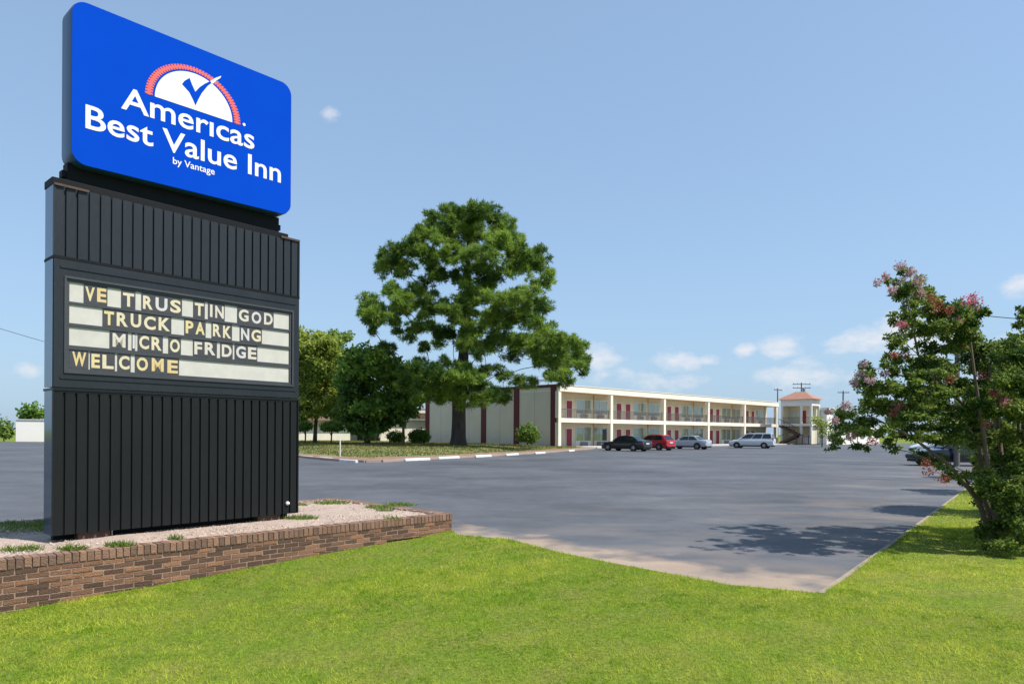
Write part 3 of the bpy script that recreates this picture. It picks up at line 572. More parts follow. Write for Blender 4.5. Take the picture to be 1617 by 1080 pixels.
# ------------------------------------------------------------------ motel building
BO = Vector((5.18,77.0,0)); BA = R(45)
def motel():
    root = empty('motel_building', BO, BA); tag(root, 'long two storey cream motel block with open walkways, red doors and maroon striped end wall', 'motel')
    cols = [0,9.7,21.55,33.35,44.8,56.5]; LEN = 57.0; FL, SL, RF, TOP = 2.83, 3.34, 6.34, 7.10; RC = 1.8
    def P(name, b, m, par=root, **k): return b.build(name, m, par, **k)
    b = MB(); b.box(.25,LEN,RC,RC+.2,0,RF-.003); b.box(LEN-.2,LEN,RC+.203,23.2,0,RF-.003); b.box(.25,LEN-.203,23.0,23.2,0,RF-.003); b.box(.25,.45,.3,RC-.003,0,FL-.003); b.box(.25,.45,.3,RC-.003,SL+.003,RF-.003); wall = P('wall', b, M['cream_wall'])
    b = MB(); b.box(-.02,LEN+.1,-.30,24.0,RF+.02,TOP-.06); rf = P('roof', b, M['cream'])
    b = MB(); b.box(.2,LEN-.1,0,23.7,TOP-.055,TOP-.03); P('membrane', b, M['roofing'], rf)
    b = MB(); b.box(-.06,LEN+.14,-.36,-.14,TOP-.056,TOP+.02); b.box(-.06,LEN+.14,-.335,-.303,RF+.02,RF+.09); P('fascia_edge', b, M['cream'], rf)
    b = MB(); b.box(.3,LEN,.26,RC-.003,RF-.03,RF+.015); P('soffit', b, M['soffit'])
    b = MB(); b.box(.02,LEN,-.22,RC-.003,FL+.02,SL); P('balcony_slab', b, M['cream'])
    b = MB(); b.box(.5,LEN,.26,RC-.005,FL-.015,FL+.018); P('soffit', b, M['soffit'])
    for c in cols:
        b = MB(); b.box(c-.23,c+.23,-.27,.22,0,FL+.018); b.box(c-.232,c+.232,-.272,.222,SL+.003,RF+.018); b.box(c-.23,c+.23,-.268,-.223,FL+.02,SL+.002); P('column', b, M['cream'])
    # end wall
    b = MB(); b.box(-.02,.24,.225,24.05,-.2,RF+.015); ew = P('end_wall', b, M['beige'])
    for y0, y1 in [(.23,1.05),(6.1,6.95),(11.9,12.75),(17.55,18.4),(23.3,24.1)]:
        b = MB(); b.box(-.12,-.023,y0,y1,-.2,6.84); P('red_pilaster', b, M['maroon'], ew)
    b = MB(); b.box(-.16,-.023,.0,24.15,6.843,7.16); P('red_fascia', b, M['maroon'], ew)
    for y in (3.6,9.4,15.1,20.8):
        b = MB(); b.box(-.026,-.0205,y,y+.03,-.1,6.84); P('joint', b, M['roofing'], ew)
    # doors, windows, air conditioners
    dm = MB(); dm.box(0,1.02,-.05,.0,0,2.12); df = MB(); df.box(-.1,.0,-.07,.0,0,2.24); df.box(1.02,1.12,-.07,.0,0,2.24); df.box(0,1.02,-.07,.0,2.12,2.24)
    hd = MB(); hd.box(.86,.95,-.10,-.05,.95,1.0); hd.box(.89,.92,-.06,-.05,.85,1.1)
    door0 = dm.build('door', M['red_door']); fr0 = df.build('frame', M['cream'], door0); h0 = hd.build('handle', M['metal'], door0)
    wf = MB(); WW = 3.0
    for x in (0, WW/2-.035, WW-.07): wf.box(x,x+.07,-.06,.0,.62,2.42)
    wf.box(.07,WW-.07,-.058,.0,.62,.70); wf.box(.07,WW-.07,-.058,.0,2.34,2.42); wf.box(.02,WW-.02,-.03,.0,.03,.615)
    win0 = wf.build('window', M['cream'])
    pn = MB(); pn.box(.071,WW/2-.036,-.03,-.024,.701,2.339); pn.box(WW/2+.036,WW-.071,-.03,-.024,.701,2.339); pn.build('pane', M['pane_clear'], win0)
    cu = MB()
    for (a, e) in ((.08,WW/2-.12),(WW/2+.05,WW-.3)):
        n = 22; vs = [(a+(e-a)*i/n, -.012-.008*(i % 2), z) for z in (.71,2.33) for i in range(n+1)]; cu.add(vs, [(i,i+1,i+2+n,i+1+n) for i in range(n)])
    cu.build('curtain', M['curtain'], win0)
    ac0 = MB().box(.9,2.0,-.32,-.031,.08,.56,0,.02)
    for i in range(9): ac0.box(.94,1.96,-.33,-.321,.13+i*.045,.15+i*.045,1)
    ac0 = ac0.build('air_conditioner', [M['ac'],M['rail']])
    first = {}
    def put(o, x, z, key):
        c = o if key not in first else copy_tree(o); first[key] = 1; c.parent = root; c.location = (x, RC-.003, z); return c
    for z in (0.02, SL+.003):
        for k in range(-1, 4):
            b0 = 13.4+11.9*k
            for dx in (0, 2.0):
                if b0+dx < .7 or b0+dx > LEN-1.5: continue
                d = put(door0, b0+dx, z, 'd')
                if z > 1: tag(d, 'upper floor door in shade')
            for dx in (3.75, 7.0):
                if b0+dx > LEN-3.2: continue
                put(win0, b0+dx, z, 'w'); put(ac0, b0+dx, z, 'a')
    b = MB(); b.box(10.55,11.3,RC-.06,RC-.005,.02,2.15); tag(P('door', b, M['dark_door']), 'dark open doorway on the ground floor')
    for x in (8.65, 20.5, 32.4, 44.3, 56.2):
        b = MB(); b.tube([(x,RC-.09,.05),(x,RC-.09,FL-.02)], .06, 8); b.tube([(x,RC-.09,SL+.01),(x,RC-.09,RF-.04)], .06, 8); P('downpipe', b, M['soffit'])
    for c0, c1 in zip(cols[:-1], cols[1:]):
        b = MB(); x0, x1 = c0+.235, c1-.235; b.box(x0,x1,-.03,.03,SL+1.02,SL+1.08); b.box(x0,x1,-.02,.02,SL+.10,SL+.14)
        n = int((x1-x0)/.115)
        for i in range(1, n): x = x0+(x1-x0)*i/n; b.box(x-.011,x+.011,-.011,.011,SL+.14,SL+1.02)
        for i in range(0, 7): x = x0+(x1-x0-.04)*i/6; b.box(x,x+.04,-.02,.02,SL+.004,SL+1.02)
        P('railing', b, M['rail'])
motel()

# ------------------------------------------------------------------ far pavilion with tiled roof, stair, lobby
TO = Vector((47.4,108.0,0))
def pavilion():
    root = empty('stair_pavilion', TO, R(45)); tag(root, 'cream pavilion with orange tiled hip roof at the far end of the motel', 'building')
    def P(name, b, m, par=root, **k): return b.build(name, m, par, **k)
    LX, LY = 3.4, 5.0
    b = MB(); b.box(2.6,LX,.3,LY,0.1,6.2); b.box(.3,2.597,LY-.2,LY,.1,6.2); b.box(1.1,2.597,.35,.55,.1,3.0); P('wall', b, M['cream_wall'])
    b = MB(); b.box(0,LX,0,LY,6.203,7.25); P('upper_wall', b, M['white_wall'])
    b = MB(); b.box(-.05,LX+.05,-.05,LY+.05,2.95,3.35); P('balcony_slab', b, M['cream'])
    b = MB(); e = .45; ap = 1.1
    b.add([(-e,-e,7.25),(LX+e,-e,7.25),(LX+e,LY+e,7.25),(-e,LY+e,7.25),(LX/2,LX/2,8.55),(LX/2,LY-LX/2,8.55)], [(0,1,4),(1,2,5,4),(2,3,5),(3,0,4,5),(0,3,2,1)]); P('roof', b, M['tile_roof'])
    for x, y in ((.0,.0),(.0,1.55),(.0,LY-.3),(LX-.3,0)):
        b = MB(); b.box(x+.01,x+.30,y+.01,y+.30,.1,2.947); b.box(x+.01,x+.30,y+.01,y+.30,3.353,6.2); P('column', b, M['white_wall'])
    b = MB(); b.box(.02,.06,.31,LY-.31,4.3,4.36); b.box(.02,.06,.31,LY-.31,3.45,3.49)
    for i in range(40): y = .35+i*(LY-.7)/39; b.box(.03,.05,y,y+.02,3.49,4.3)
    P('railing', b, M['brown'])
    for y, w, m in ((1.9,.9,'red_door'),(3.2,1.3,'curtain'),(.6,.9,'curtain')):
        b = MB(); b.box(2.54,2.597,y,y+w,3.36,5.5); P('window' if m == 'curtain' else 'door', b, M[m])
    b = MB(); b.box(-.05,.2,.32,1.5,.1,1.15); P('low_wall', b, M['white_wall'])
    st = empty('outdoor_stair', TO+Vector((0,0,.1)), R(45)); tag(st, 'dark brown outdoor staircase zigzagging up the front of the tiled pavilion', 'staircase')
    b = MB()
    n = 9
    for i in range(n):
        y = 1.7+2.9*i/n; z = 1.45+1.4*i/n; b.box(-1.5,-.4,y,y+.34,z,z+.09)
    for x in (-1.55,-.4): b.add([(x,1.6,1.25),(x+.06,1.6,1.25),(x+.06,4.6,2.7),(x,4.6,2.7),(x,1.6,1.6),(x+.06,1.6,1.6),(x+.06,4.6,3.05),(x,4.6,3.05)], [(0,1,2,3),(4,5,6,7),(0,1,5,4),(2,3,7,6),(1,2,6,5),(0,3,7,4)])
    b.build('upper_flight', M['brown'], st)
    b = MB()
    for i in range(n):
        y = 1.3+2.6*i/n; z = 1.38-1.35*i/n; b.box(-2.8,-1.6,y,y+.32,z,z+.09)
    for x in (-2.85,-1.62): b.add([(x,1.3,1.05),(x+.06,1.3,1.05),(x+.06,4.0,-.1),(x,4.0,-.1),(x,1.3,1.5),(x+.06,1.3,1.5),(x+.06,4.0,.3),(x,4.0,.3)], [(0,1,2,3),(4,5,6,7),(0,1,5,4),(2,3,7,6),(1,2,6,5),(0,3,7,4)])
    b.build('lower_flight', M['brown'], st)
    b = MB(); b.box(-2.9,-.35,.2,1.3,1.36,1.5); 
    for x, y in ((-2.85,.25),(-.45,.25),(-2.85,1.2),(-.45,1.2)): b.box(x,x+.1,y,y+.1,-.1,1.36)
    b.build('landing', M['brown'], st)
    b = MB(); b.tube([(-1.52,4.6,4.0),(-1.52,1.6,2.55)], .05, 6); b.tube([(-2.8,1.3,2.35),(-2.8,4.0,1.15)], .05, 6)
    for i in range(8): t = i/7; b.tube([(-1.52,4.6-3*t,3.0-1.45*t),(-1.52,4.6-3*t,4.0-1.45*t)], .025, 5)
    b.build('handrail', M['brown'], st)
    root = empty('motel_lobby', TO+Vector((.7071*3.5,.7071*3.5,0)), R(45)); tag(root, 'low white lobby building right of the tiled pavilion, partly behind the pink flowering shrub', 'building')
    b = MB(); b.box(0.02,2.6,-1.0,4.5,0,5.6); b.box(2.603,22,-2.2,5,0,2.6); P('wall', b, M['white_wall'], root)
    b = MB(); b.box(-.2,2.9,-1.4,4.8,5.6,5.95); b.box(2.91,22.4,-2.6,5.4,2.6,3.0); P('roof', b, M['cream'], root)
    for x in (.5,1.6,5,8,12,16):
        b = MB(); y = -1.0 if x < 2.6 else -2.2; b.box(x,x+.7 if x < 2.6 else x+1.8,y-.03,y-.003,.9,2.2); P('window', b, M['pane'], root)
pavilion()

# ------------------------------------------------------------------ left one storey building, white wall
def annex():
    root = empty('motel_office', at(560,698,92)*Vector((1,1,0)) if False else Vector((-21.2,92,.2)), R(25)); tag(root, 'one storey cream office block with brown roof behind the trees left of the motel', 'building')
    def P(name, b, m, **k): return b.build(name, m, root, **k)
    b = MB(); b.box(-22,-.9,0,.3,-.3,2.75); b.box(3.9,14.5,1.5,1.8,-.3,3.2); b.box(-.9,-.6,.0,2.5,-.3,2.9); b.box(-.597,3.9,2.5,2.8,-.3,2.9); b.box(-22,14,8,8.3,-.3,3.0); P('wall', b, M['cream'])
    b = MB(); b.box(-22,-.88,-.02,-.003,-.3,.12); P('plinth', b, M['roofing'])
    b = MB(); b.box(.9,3.2,2.44,2.497,-.2,2.5); P('door', b, M['dark_door'])
    b = MB(); b.box(3.21,3.88,2.44,2.497,-.2,2.6); P('shutter', b, M['rail'])
    b = MB(); b.add([(-22.6,-.7,2.95),(4.3,-.7,2.95),(4.3,4,4.4),(-22.6,4,4.4),(-22.6,9,2.95),(4.3,9,2.95)], [(0,1,2,3),(3,2,5,4),(0,3,4),(1,5,2)]); b.box(-22.6,4.3,-.72,-.5,2.76,2.97); b.box(3.6,15,.9,1.2,3.25,4.5); b.add([(3.6,1.2,4.5),(15,1.2,4.5),(15,6,5.0),(3.6,6,5.0)], [(0,1,2,3)]); P('roof', b, M['brown_roof'])
    b = MB(); b.box(4.1,15.1,.86,.897,4.15,4.5); P('roof_edge', b, M['white_wall'])
    root = empty('white_outbuilding', (-66.2,99.5,0), R(28)); tag(root, 'plain white flat roofed outbuilding across the lot, seen left of the sign', 'building')
    b = MB(); b.box(-5.0,16,0,6,-.2,3.05); b.build('wall', M['white_wall'], root)
    b = MB(); b.box(-5.12,16.12,-.12,6.12,3.05,3.2); b.build('roof', M['concrete'], root)
annex()

# ------------------------------------------------------------------ utility poles and wires
def pole(px, py_top, Y, lab, arms=1, armw=1.3, rz=0.0, tr=False, rad=.15):
    p = at(px, py_top, Y); root = empty('utility_pole', (p.x,Y,-.05), rz); tag(root, lab, 'utility pole', 'utility poles'); h = p.z+.05
    b = MB(); b.tube([(0,0,-.5),(0,0,h*.5),(0,0,h)], [rad*1.1,rad,rad*.75], 10); b.build('pole', M['wood'], root, smooth=40)
    for i in range(arms):
        b = MB(); z = h-.35-.75*i; b.box(-armw,armw,-.2,-.06,z-.07,z+.07); root_arm = b.build('crossarm', M['wood'], root)
        b = MB()
        for x in (-armw*.9,-armw*.45,armw*.45,armw*.9): b.lathe([(0,0),(.05,0),(.07,.06),(.04,.1),(.05,.16),(0,.18)], 8, Matrix.Translation((x,-.13,z+.07)))
        b.build('insulator', M['metal'], root_arm)
    if tr:
        b = MB(); b.lathe([(0,-.5),(.26,-.5),(.28,-.45),(.28,.35),(.2,.42),(0,.45)], 14, Matrix.Translation((.45,-.1,h-1.5))); b.build('transformer', M['metal'], root, smooth=40)
    return root, h
pole(1228,613,128,'slim grey utility pole rising behind the far end of the motel roof',1,1.4,R(40),rad=.13)
pole(1265.5,604,138,'utility pole with wide double crossarm above the orange tiled roof',2,1.8,0,True,rad=.14)
pole(1331.5,617,132,'utility pole with short crossarm standing right of the tiled pavilion',1,1.1,rad=.16)
pole(1512,500,36,'utility pole mostly hidden behind the pink flowering crepe myrtle',1,.9,R(20),rad=.13)
pole(-120,478,58,'utility pole beyond the left edge carrying a wire toward the office',1,1.0)
pole(1750,500,34,'utility pole beyond the right edge of the lot holding the short wire',1,.9,R(10),rad=.13)
def wire(a, b, sag, lab):
    a = Vector(a); b = Vector(b); m = MB(); pts = []
    for i in range(13): t = i/12; p = a.lerp(b, t); p.z -= sag*4*t*(1-t); pts.append(p)
    m.tube(pts, .022, 5); o = m.build('overhead_wire', M['black']); tag(o, lab, 'wire')
wire(at(-120,482,57.9), (-22.0,92.4,4.5), 1.0, 'thin dark overhead wire crossing the sky left of the sign')
wire(at(1512,493,36), at(1750,508,34), .15, 'short thin overhead wire in the sky right of the flowering crepe myrtle')

# ------------------------------------------------------------------ wheel stops
def stop_mesh():
    b = MB(); L_ = 1.0; prof = [(-.09,0),(-.075,.11),(-.05,.135),(.05,.135),(.075,.11),(.09,0)]
    for x in (-L_,L_): pass
    vs = [(x,y,z) for x in (-L_,-L_+.05,L_-.05,L_) for y,z in ([(p[0]*.85,p[1]*.85) for p in prof] if abs(x) == L_ else prof)]; k = len(prof)
    b.add(vs, [(j*k+i,j*k+(i+1)%k,(j+1)*k+(i+1)%k,(j+1)*k+i) for j in range(3) for i in range(k)]+[tuple(range(k))[::-1],tuple(3*k+i for i in range(k))]); return b
st0 = None
for i, (xa, xb, y, lab) in enumerate([(472,496,723.2,'white wheel stop nearest the dark sign, partly hidden behind it'),(503,526,725.6,'white wheel stop beside the little white post'),(543,557,729.5,'white wheel stop at the brown rounded corner of the island'),
    (637,681,727,'first white wheel stop right of the rounded island corner'),(689,728,724,'white wheel stop directly in front of the big pine trunk'),(745,781,721.4,'white wheel stop just right of the pine trunk, in its shade'),
    (793,824,718.8,'white wheel stop in front of the right half of the striped end wall'),(837,868,716.3,'white wheel stop left of the motel corner column'),(889,915,712.5,'white wheel stop by the first crimson door, left of the black car')]):
    v = lambda px: -((683-y)+ROLL*(px-808.5))/1078
    Ym = 1.65/v((xa+xb)/2); c = at((xa+xb)/2, y, Ym); 
    a = Vector(min(zip(ISL[:-1],ISL[1:]), key=lambda s: seg_d(c.x,c.y,[s[0],s[1]]))[1])-Vector(min(zip(ISL[:-1],ISL[1:]), key=lambda s: seg_d(c.x,c.y,[s[0],s[1]]))[0]); ang = math.atan2(a.y,a.x)
    if st0 is None: st0 = o = stop_mesh().build('wheel_stop', M['white_paint'])
    else: o = st0.copy(); COL.objects.link(o)
    o.location = (c.x, c.y, .005); o.rotation_euler = (0,0,ang+random.uniform(-.06,.06)); tag(o, lab, 'wheel stop', 'white wheel stops along the grass island')
b = MB(); p = at(537,713,41.5); b.tube([(0,0,-.1),(0,0,1.02)], .042, 10); b.lathe([(.0,1.07),(.046,1.04),(.046,1.0)], 10); o = b.build('marker_post', M['white_paint'], smooth=40); o.location = (p.x,41.5,.1); tag(o, 'thin white marker post in the grass before the mushroom shaped shrub', 'post')

# ------------------------------------------------------------------ cars
def loft(b, st, prof, mi=0):
    """st: (x, zb, zt, w); prof: (fw, fz) half section"""
    k = len(prof)*2; vs = []
    for x, zb, zt, w in st:
        ring = [(x, fw*w, zb+fz*(zt-zb)) for fw, fz in prof]; vs += ring+[(x,-y,z) for x,y,z in ring[::-1]]
    n = len(st); b.add(vs, [(j*k+i,j*k+(i+1)%k,(j+1)*k+(i+1)%k,(j+1)*k+i) for j in range(n-1) for i in range(k)]+[tuple(range(k))[::-1],tuple((n-1)*k+i for i in range(k))], mi)
def car(name, lab, cat, kind, m, rl, head, group='cars in the motel lot'):
    root = empty(name); tag(root, lab, cat, group)
    if kind == 'sedan': st = [(-2.38,.42,.80,.66),(-2.33,.30,.96,.80),(-2.1,.25,1.0,.87),(-1.5,.22,1.0,.9),(-.5,.2,.96,.905),(.6,.2,.94,.905),(1.1,.2,.91,.9),(1.8,.22,.82,.87),(2.2,.26,.72,.78),(2.38,.36,.60,.62)]; gh = (-1.85,1.15,-1.0,.28,.93,1.43,.83,.60); wb = (-1.42,1.40)
    elif kind == 'hatch': st = [(-2.08,.42,.90,.66),(-2.04,.30,1.02,.80),(-1.8,.25,1.04,.86),(-1.2,.22,1.02,.88),(-.4,.2,1.0,.885),(.5,.2,.98,.88),(1.0,.2,.95,.875),(1.6,.22,.86,.85),(1.95,.26,.74,.76),(2.1,.36,.62,.62)]; gh = (-2.0,1.1,-1.5,.2,.97,1.52,.82,.60); wb = (-1.25,1.28)
    elif kind == 'van': st = [(-2.52,.45,.95,.78),(-2.48,.32,1.10,.90),(-2.2,.26,1.12,.96),(-1.5,.24,1.10,.98),(-.4,.22,1.08,.985),(.7,.22,1.06,.98),(1.3,.22,1.02,.97),(1.9,.24,.93,.94),(2.3,.28,.80,.84),(2.5,.38,.66,.68)]; gh = (-2.47,1.55,-2.25,.45,1.06,1.76,.92,.74); wb = (-1.5,1.52)
    prof = [(.55,0),(.9,.06),(.985,.28),(1.0,.55),(.985,.80),(.93,.95),(.80,1.0),(.3,1.02)]
    b = MB(); loft(b, st, prof, 0)
    x0,x1,x2,x3,zb,zt,wb_,wr = gh
    hx = [(x0,zb,wb_),(x1,zb,wb_),(x3,zt-.02,wr),(x2,zt,wr)]
    bm = bmesh.new(); vv = [bm.verts.new((x,s*w_,z)) for s in (1,-1) for x,z,w_ in [(x0,zb-.06,wb_),(x1,zb-.1,wb_*.97),(x3,zt-.03,wr),((x2+x3)/2,zt+.02,wr),(x2,zt-.02,wr)]]
    for f in ((0,1,2,3,4),(9,8,7,6,5),(1,6,7,2),(2,7,8,3),(3,8,9,4),(4,9,5,0),(0,5,6,1)): bm.faces.new([vv[i] for i in f])
    bmesh.ops.recalc_face_normals(bm, faces=bm.faces[:]); bmesh.ops.bevel(bm, geom=bm.edges[:], offset=.05, segments=2, affect='EDGES'); b.bm(bm, 0); bm.free()
    wx = wb; wide = max(s[3] for s in st)
    for x in wx:
        for s in (1,-1):
            b.lathe([(0,0),(.385,0),(.385,-.10)], 22, Matrix.Translation((x,s*(wide+.004),.34)) @ Matrix.Rotation(R(-90 if s > 0 else 90),4,'X'), 1)
    b.box(-st[-1][0]*.98,st[-1][0]*.96,-wide*.72,wide*.72,.20,.34,1)
    for s in (1,-1): b.box(-1.2,1.0,s*(wide-.03) if s > 0 else -wide-.012, wide+.012 if s > 0 else -wide+.03,.26,.34,1)
    body = b.build('body', [m, M['trim']], root, smooth=38)
    def lerp(a, c, t): return a+(c-a)*t
    def pane(name, quad, u0, u1, v0, v1, offv):
        BL, BR, TR, TL = [Vector(q) for q in quad]; f = lambda u, v: lerp(lerp(BL,BR,u), lerp(TL,TR,u), v)
        pts = [f(u0,v0),f(u1,v0),f(u1,v1),f(u0,v1)]; n = (pts[1]-pts[0]).cross(pts[3]-pts[0]).normalized()
        if n.dot(Vector(offv)) < 0: n.negate()
        g = MB(); g.add([p+n*.012 for p in pts]+[p-n*.01 for p in pts], [(0,1,2,3),(7,6,5,4),(0,4,5,1),(1,5,6,2),(2,6,7,3),(3,7,4,0)]); g.build(name, M['car_glass'], root)
    for s in (1,-1):
        q = [(x0,s*wb_,zb),(x1,s*wb_,zb),(x3,s*wr,zt-.03),(x2,s*wr,zt-.02)]
        for u0, u1 in ([(.12,.47),(.51,.90)] if kind != 'van' else [(.04,.30),(.33,.60),(.63,.92)]): pane('side_window', q, u0, u1, .14, .86, (0,s,0))
    pane('windscreen', [(x1,-wb_,zb),(x1,wb_,zb),(x3,wr,zt-.03),(x3,-wr,zt-.03)], .06,.94,.12,.93, (1,0,.3)); pane('rear_window', [(x0,-wb_,zb),(x0,wb_,zb),(x2,wr,zt-.02),(x2,-wr,zt-.02)], .09,.91,.14,.88, (-1,0,.3))
    tb = MB(); Mx = Matrix.Rotation(R(90),4,'X'); tb.lathe([(.20,-.10),(.30,-.10),(.335,-.07),(.34,0),(.335,.07),(.30,.10),(.20,.10)], 24, Mx)
    rb = MB(); rb.lathe([(.0,.085),(.05,.09),(.06,.075),(.19,.07),(.205,.095),(.215,.095),(.215,-.095),(0,-.09)], 20, Mx)
    for i in range(5): a = R(72*i); rb.add([Mx @ Vector((r*math.cos(a+d), r*math.sin(a+d), h)) for r,d,h in ((.05,-.5,.098),(.05,.5,.098),(.2,.16,.092),(.2,-.16,.092))], [(0,1,2,3)])
    first = None
    for x in wx:
        for s in (1,-1):
            if first is None: first = t = tb.build('wheel', M['tyre'], root, smooth=40); rb.build('rim', M['rim'], t, smooth=40)
            else: t = copy_tree(first, root)
            t.location = (x, s*(wide-.075), .34); t.rotation_euler = (0,0,0 if s < 0 else math.pi)
    rx, rzb, rzt, rw = st[1]; fx = st[-2]
    for s in (1,-1):
        t = MB(); z0 = rzt-.30; hgt = .2 if kind != 'van' else .42; a = (rw-.30)*s; c = (rw-.02)*s; t.box(rx-.035,rx+.12,min(a,c),max(a,c),z0,z0+hgt,0,.02); t.build('taillight', M['lens_red'], root)
        t = MB(); a = (fx[3]-.32)*s; c = (fx[3]+.005)*s; t.box(fx[0]-.12,fx[0]+.07,min(a,c),max(a,c),fx[2]-.20,fx[2]-.05,0,.03); t.build('headlight', M['lens_clear'], root)
        t = MB(); a = (wb_+.0)*s; c = (wb_+.2)*s; t.box(x1-.55,x1-.40,min(a,c),max(a,c),zb+.0,zb+.14,0,.03); t.build('mirror', m, root)
    t = MB(); t.box(rx-.062,rx-.01,-.26,.26,rzt-.32,rzt-.19); t.build('licence_plate', M['plate'], root)
    t = MB(); t.box(rx-.10,rx+.08,-rw*.93,rw*.93,.36,.52,0,.03); t.build('rear_bumper', m, root)
    t = MB(); t.box(st[-1][0]-.06,st[-1][0]+.05,-.5,.5,.40,.55,0,.02); t.build('grille', M['trim'], root)
    c, s_ = math.cos(head), math.sin(head); lx, ly = wx[0], wide-.07
    root.location = (rl[0]-(lx*c-ly*s_), rl[1]-(lx*s_+ly*c), 0); root.rotation_euler = (0,0,head); return root
car('parked_car','black sedan parked nose in near the first motel column, red car behind it','car','sedan',paint('black_paint',(.010,.010,.012)),(11.15,62.5),R(137))
car('parked_car','red hatchback parked between the black sedan and the silver sedan','car','hatch',paint('red_paint',(.42,.012,.02)),(14.35,66.5),R(134))
car('parked_car','silver sedan parked between the red hatchback and the white minivan','car','sedan',paint('silver_paint',(.50,.53,.57),.35),(19.4,71.5),R(140))
car('parked_car','white minivan parked in front of the far stair end of the motel','van','van',paint('white_paint',(.66,.67,.69)),(28.8,78.0),R(150))
car('parked_car','dark blue sedan on the lot half hidden behind the crepe myrtle','car','sedan',paint('navy_paint',(.012,.016,.035)),(at(1570,734,36).x,36.0),R(172))
car('parked_car','white van standing beyond the dark sedan, seen through the crepe myrtle','van','van',paint('plain_white_paint',(.70,.71,.72)),(at(1536,716,52).x,52.0),R(160))

# ------------------------------------------------------------------ trees
def reseed(k):
    global RNG
    random.seed(k); RNG = np.random.default_rng(k)
def big_pine():
    reseed(7)
    Y = 62; base = at(724,703,Y); root = empty('pine_tree', (base.x,Y,.44)); tag(root, 'large spreading pine with thick dark trunk standing before the striped end wall', 'tree'); O = Vector((base.x,Y,.44))
    tb = MB(); tp = [at(*p) for p in ((724,712,Y),(724,690,Y),(725,650,Y),(727,615,Y),(731,575,Y),(734,530,Y),(737,480,Y),(739,430,Y),(740,380,Y),(741,345,Y))]; tr = [.95,.68,.60,.56,.50,.40,.32,.24,.15,.06]
    tb.tube([p-O for p in tp], tr, 14)
    sil = [(745,336,24,15),(712,342,20,14),(772,340,18,13),(795,357,17,15),(680,352,15,16),(664,370,15,15),(700,368,24,15),(745,366,26,15),(785,384,22,17),(648,396,14,14),(676,400,22,15),(720,402,24,15),(765,404,24,15),(812,385,17,18),(832,402,13,14),(615,404,15,14),(604,424,11,13),(635,428,18,13),(690,432,20,13),(775,432,26,15),(815,424,20,15),(852,414,15,17),(868,440,10,14),(842,440,14,10),
      (620,462,13,13),(655,460,20,12),(585,482,17,13),(575,498,10,12),(602,500,18,13),(640,486,22,14),(680,476,24,15),(715,492,22,15),(752,470,22,13),(790,470,28,15),(830,470,24,15),(858,484,14,14),(588,520,9,10),(625,510,20,10),(664,512,24,11),(700,522,18,14),(745,518,20,14),(780,506,26,15),(820,506,26,15),(856,516,16,13),
      (648,538,11,8),(668,552,9,8),(690,545,10,9),(612,548,16,10),(790,532,20,11),(762,548,18,11),(825,535,22,12),(850,548,22,15),(880,545,24,17),(908,548,16,16),(900,572,24,15),(920,580,10,18),(880,588,16,12),(895,604,12,10),(862,570,16,10),(810,562,18,9),(778,578,18,10),
      (733,580,17,13),(722,600,20,14),(745,596,15,12),(700,612,16,9),(668,580,24,17),(690,596,18,12),(650,606,20,12),(675,616,22,10),(640,590,14,12),(808,600,20,9),(836,606,14,7),(775,620,16,9),(762,634,13,9),(790,632,14,8),(800,590,14,8)]
    cl = []; ctr = 738; fill = []
    for i in range(900):
        a, b_ = random.choice(sil), random.choice(sil)
        if a is b_ or math.hypot(a[0]-b_[0], a[1]-b_[1]) > 48: continue
        x, y = (a[0]+b_[0])/2, (a[1]+b_[1])/2
        if (625 < x < 722 and 518 < y < 566) or (768 < x < 858 and 570 < y < 612) or y > 610 or (780 < x < 850 and 440 < y < 460): continue
        fill.append((x+random.uniform(-6,6), y+random.uniform(-6,6), random.uniform(9,15), random.uniform(8,12)))
        if len(fill) > 62: break
    sil = [(x, y+random.uniform(-4,4)*(1 if 400 < y < 590 else .4), rx*.94, ry*1.12) for x,y,rx,ry in sil]+fill
    for (x, y, rx, ry) in sil:
        hw = 60+max(0, min(130, (y-330)*.75)); k = max(.15, 1-((x-ctr)/(hw+40))**2)**.5
        for d in ([random.uniform(-1,1)] if ry < 12 else [random.uniform(-1,-.1), random.uniform(.1,1)]):
            yy = Y+d*k*min(9.0, 3.5+(y-330)*.04); p = at(x+random.uniform(-3,3), y+random.uniform(-2,2), yy); s = yy/1078
            cl.append((p-O, (rx*s*.95, rx*s*.95, ry*s*.80), .5+random.uniform(-.30,.30), rx*ry/300))
    for (x, y) in ((738,395),(745,420),(728,440),(742,458),(730,480),(748,492),(735,440),(738,505),(728,545),(744,540),(725,590),(715,612),(740,612),(705,575),(700,600),(718,622),(738,630),(724,634),(706,630),(768,628),(786,622),(692,622),(664,626),(748,604),(682,606)):   # boughs that hang before the trunk
        yy = Y-random.uniform(2.2,4.5); p = at(x+random.uniform(-5,5), y, yy); q = yy/1078; cl.append((p-O, (14*q,14*q,10*q), .55+random.uniform(-.2,.25), .55))
    base_cl = [(tuple(c), r, t, max(.4,k)) for c,r,t,k in cl]
    fc = fractal(base_cl, 11, 1.22, (.20,.50), .20)
    V, T = needle_cloud(fc, 106, .40, .052, 11, .26); fast_mesh('crown', V, None, T, M['pine'], root)
    roots = []
    for j in range(2, len(tp)-1):
        for t in (0, .25, .5, .75): roots.append((tp[j].lerp(tp[j+1],t)-O, .1))
    branching(tb, roots, [c for c,_,_,_ in cl]+[f[0] for f in fc[::3]], .02, 1.3, .20, 6, .05, .9)
    tb.build('trunk', M['bark'], root, smooth=60)
big_pine()

